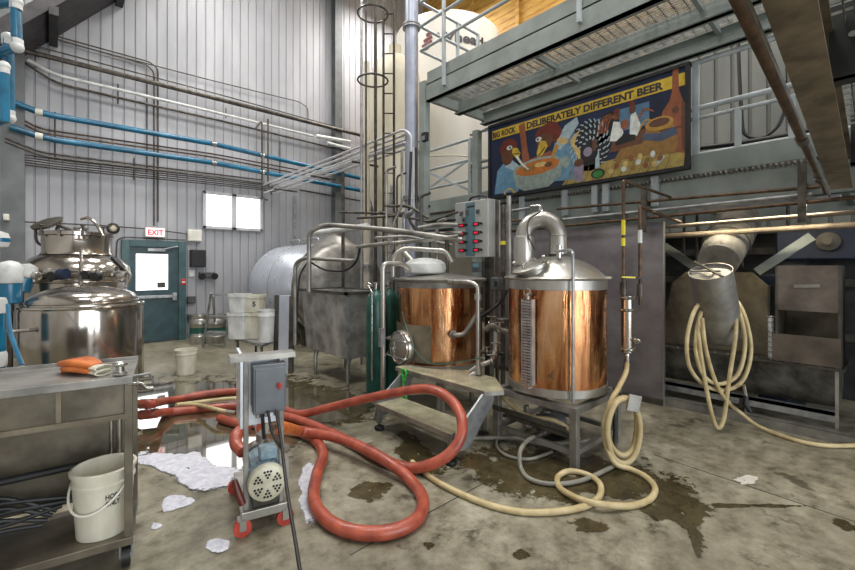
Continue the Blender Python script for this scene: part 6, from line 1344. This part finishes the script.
bluep('glycol_pipe', 'short blue vertical pipe in front of the longer one', [A(-40, 72, D=DB), a_, b_], .04, [(a_, Vector((0, 0, -.08)))])
t = T('water_filter', 'blue filter housing with white domed head beside the jacketed tank', 'filter', A(9, 300, D=4.2)); a_ = A(10, 283, D=4.0)
m = MB(); m.lathe([(.09, 0), (.098, .01), (.098, .13), (.088, .17), (.06, .2), (.01, .215)], a_, n=32); m.build('white_head', 'white_cloud', t)
m = MB(); m.lathe([(.06, -.2), (.085, -.19), (.09, -.005)], a_, n=32); m.build('blue_bowl', 'blue', t); m = MB(); m.cyl(a_ + Vector((0, 0, -.2)), a_ + Vector((0, 0, -.27)), .03); m.cyl((a_.x, a_.y, 0), a_ + Vector((0, 0, -.26)), .022); m.build('stand_pipe', 'dark_pipe', t)
t = T('water_filter', 'second blue filter with white head half hidden behind the first', 'filter', A(27, 300, D=4.4)); a_ = A(25, 278, D=4.75)
m = MB(); m.lathe([(.09, 0), (.098, .01), (.098, .08), (.08, .14), (.01, .17)], a_, (.25, .1, 1), n=32); m.build('white_head', 'white_cloud', t)
m = MB(); m.lathe([(.06, -.16), (.085, -.15), (.09, -.005)], a_, (.25, .1, 1), n=32); m.build('blue_bowl', 'blue', t); m = MB(); m.cyl((a_.x - .03, a_.y, 0), a_ + Vector((-.03, 0, -.15)), .022); m.build('stand_pipe', 'dark_pipe', t)
a_, b_ = A(2, 240, D=4.2), A(2, 312, D=4.2)
t = T('blue_drum', 'blue and white ribbed cylinder cut by the photograph edge', 'cylinder', A(-4, 380, D=4.0)); a_ = A(-6, 300, D=3.6)
m = MB(); m.cyl((a_.x, a_.y, 0), (a_.x, a_.y, 1.18), .075); m.build('lower_column', 'blue', t)
for z_ in (.72, 1.18): m = MB(); m.lathe([(.08, 0), (.085, .02), (.085, .1), (.075, .13), (.02, .14)], (a_.x, a_.y, z_)); m.build('white_cap', 'white_cloud', t)
t = T('blue_drum', 'blue ball-ended cylinder with white band higher at the photograph edge', 'cylinder', A(-2, 240, D=4.3)); a_ = A(-1, 240, D=4.3); m = MB(); m.lathe([(.02, -.09), (.07, -.07), (.085, -.02), (.085, .02), (.07, .07), (.02, .09)], a_); m.build('ball', 'white_cloud', t); m = MB(); m.lathe([(.086, -.02), (.088, -.02), (.088, .02), (.086, .02)], a_); m.cyl(a_, a_ + Vector((-.3, .1, 0)), .03); m.build('blue_band', 'blue', t)
hose('blue_hose', 'slim blue hose dropping onto the wash trolley', [A(8, 305, D=3.3), A(10, 330, D=3.0), A(17, 352, D=2.75), A(22, 366, D=2.6)], .014, 'blue', parts=[('nozzle', 'steel', lambda m: m.cyl(A(21, 368, D=2.6), A(30, 374, D=2.52), .02)), ])

# ================================================================== WATER ON THE FLOOR
def blob(pts, z, k=6, jag=.012, seed=0):
    P = catmull([A(x_, y_, Z=z) for x_, y_ in pts], k, True); out = []
    c_ = sum(P, Vector()) / len(P)
    for i, p in enumerate(P):
        d_ = (p - c_).normalized(); n_ = noise.noise(Vector((p.x * 6, p.y * 6, seed))) + .6 * noise.noise(Vector((p.x * 17, p.y * 17, seed + 3)))
        out.append(p + d_ * n_ * jag * (p - Vector((0, 0, 0))).length)
    return out
def disc(pts, z, k, jag, seed, lift=lambda p, f: 0, soft=2.6, grow=1.0):
    P = blob(pts, z, k=k, jag=jag, seed=seed); c_ = sum(P, Vector()) / len(P); rings, vals = [], []
    P = [c_ + (p - c_) * grow for p in P]
    for f_ in (1, .93, .86, .76, .62, .45, .25, .03):
        rings.append([c_ + (p - c_) * f_ + Vector((0, 0, lift(p, f_))) for p in P]); vals += [min(1, (1 - f_) * soft)] * len(P)
    return rings, vals
def mask(o, vals):
    a_ = o.data.attributes.new('inside', 'FLOAT', 'POINT'); a_.data.foreach_set('value', vals)
def wet(name, label, pts, mat, z, k=6, jag=.012, seed=0):
    rings, vals = disc(pts, z, k, jag, seed, soft=.62 if mat == 'wet' else 1.3, grow=1.3 if mat == 'wet' else 1.12); m = MB(); m.ring_loft(rings, caps=False); o = m.build(name, mat, smooth=0, fixn=False)
    mask(o, vals); return tag(o, label, 'puddle')
wet('damp_patch', 'broad damp stain spreading from the polished tank to the pump cart', [(135, 378), (190, 374), (262, 372), (330, 376), (395, 398), (400, 420), (360, 425), (320, 430), (298, 452), (250, 492), (175, 498), (140, 470), (128, 440), (128, 400)], 'wet', .0012, jag=.02)
wet('puddle', 'mirror-like puddle reflecting the window beside the polished tank', [(134, 388), (180, 384), (236, 384), (330, 390), (372, 402), (352, 416), (322, 424), (300, 432), (288, 452), (262, 466), (240, 480), (205, 476), (170, 462), (138, 448), (131, 420)], 'pool', .0026, jag=.02, seed=2)
wet('damp_patch', 'dark damp stain between the steps and the kettle stand', [(430, 470), (450, 452), (500, 440), (560, 448), (600, 455), (640, 460), (680, 470), (700, 490), (690, 505), (655, 512), (600, 500), (560, 506), (500, 500), (470, 488)], 'wet', .0014, jag=.035, seed=5)
for i, (lb, pts) in enumerate((('small damp stain inside the flat red hose loop', [(350, 482), (370, 478), (388, 482), (394, 492), (380, 502), (360, 502), (348, 494)]), ('dark damp stain below the looped beige hose', [(655, 470), (680, 480), (712, 500), (724, 520), (700, 530), (715, 550), (700, 565), (690, 540), (672, 525), (640, 520), (645, 490)]),
    ('narrow dark streak on the open floor near the white splash', [(700, 503), (740, 502), (785, 504), (808, 506), (780, 508), (740, 508), (705, 508)]), ('tiny dark drip mark near the photograph bottom below the beige hose', [(512, 552), (522, 548), (530, 556), (520, 562)]), ('dark damp patch at the far edge of the open floor', [(830, 520), (850, 522), (870, 530), (845, 532)]),
    ('damp stain in front of the steps beside the flat hose loop', [(395, 425), (420, 440), (440, 455), (452, 470), (430, 478), (408, 470), (392, 450)]), ('round damp spot before the checker-plate steps', [(419, 542), (430, 538), (437, 545), (428, 552)]), ('scattered damp splash below the long damp stain', [(565, 520), (590, 515), (612, 524), (600, 536), (575, 534)]))):
    wet('damp_patch', lb, pts, 'wet', .0016 + .0002 * i, jag=.02, seed=10 + i)
# foam and splashes
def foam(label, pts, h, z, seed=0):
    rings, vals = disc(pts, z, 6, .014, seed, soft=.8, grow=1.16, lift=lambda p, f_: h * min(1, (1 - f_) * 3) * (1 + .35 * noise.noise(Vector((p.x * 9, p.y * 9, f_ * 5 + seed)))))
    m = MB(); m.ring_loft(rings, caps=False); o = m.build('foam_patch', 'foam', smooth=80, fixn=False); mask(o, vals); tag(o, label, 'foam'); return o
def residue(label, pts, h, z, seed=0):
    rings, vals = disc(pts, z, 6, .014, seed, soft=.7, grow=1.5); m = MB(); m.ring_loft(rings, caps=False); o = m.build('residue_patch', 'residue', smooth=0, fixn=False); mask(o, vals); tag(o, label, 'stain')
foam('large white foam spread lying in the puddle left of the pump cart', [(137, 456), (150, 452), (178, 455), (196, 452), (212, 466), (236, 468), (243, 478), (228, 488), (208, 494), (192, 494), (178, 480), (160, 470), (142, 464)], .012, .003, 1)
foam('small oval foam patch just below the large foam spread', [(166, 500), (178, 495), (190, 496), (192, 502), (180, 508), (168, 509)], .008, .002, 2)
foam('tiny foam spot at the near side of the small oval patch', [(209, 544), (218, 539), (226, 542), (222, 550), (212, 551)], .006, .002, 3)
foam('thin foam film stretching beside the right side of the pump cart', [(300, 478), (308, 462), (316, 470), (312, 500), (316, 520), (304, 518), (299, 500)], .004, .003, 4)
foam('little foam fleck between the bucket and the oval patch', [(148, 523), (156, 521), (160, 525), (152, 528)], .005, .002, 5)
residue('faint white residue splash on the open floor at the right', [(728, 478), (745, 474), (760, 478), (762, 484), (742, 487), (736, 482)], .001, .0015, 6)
# saw-cut joints in the slab
def joint(label, a_, b_):
    p, q = A(*a_, Z=.0006), A(*b_, Z=.0006); m = MB(); m.beam((p.x, p.y, .0006), (q.x, q.y, .0006), .007, .001); o = m.build(label, 'black_steel', smooth=0); struct(o); return o
joint('trim_4', (350, 555), (508, 470)); joint('trim_5', (655, 455), (880, 530))

# under-deck lamp of the milling corner
t = T('strip_lamp', 'strip lamp fixed under the edge of the service deck over the hopper plate', 'lamp', (5.3, 1.5, 2.2))
m = MB(); m.bb(5.25, 5.35, .3, 1.6, 2.19, 2.235); m.build('lamp_body', 'galv', t, bevel=.004); m = MB(); m.bb(5.265, 5.335, .33, 1.57, 2.18, 2.19); m.build('diffuser', 'lamp', t, smooth=0)
area('strip_light', (5.3, .95, 2.175), (0, 0, 0), .08, 1.1, LP['strip'], (1, .85, .6))
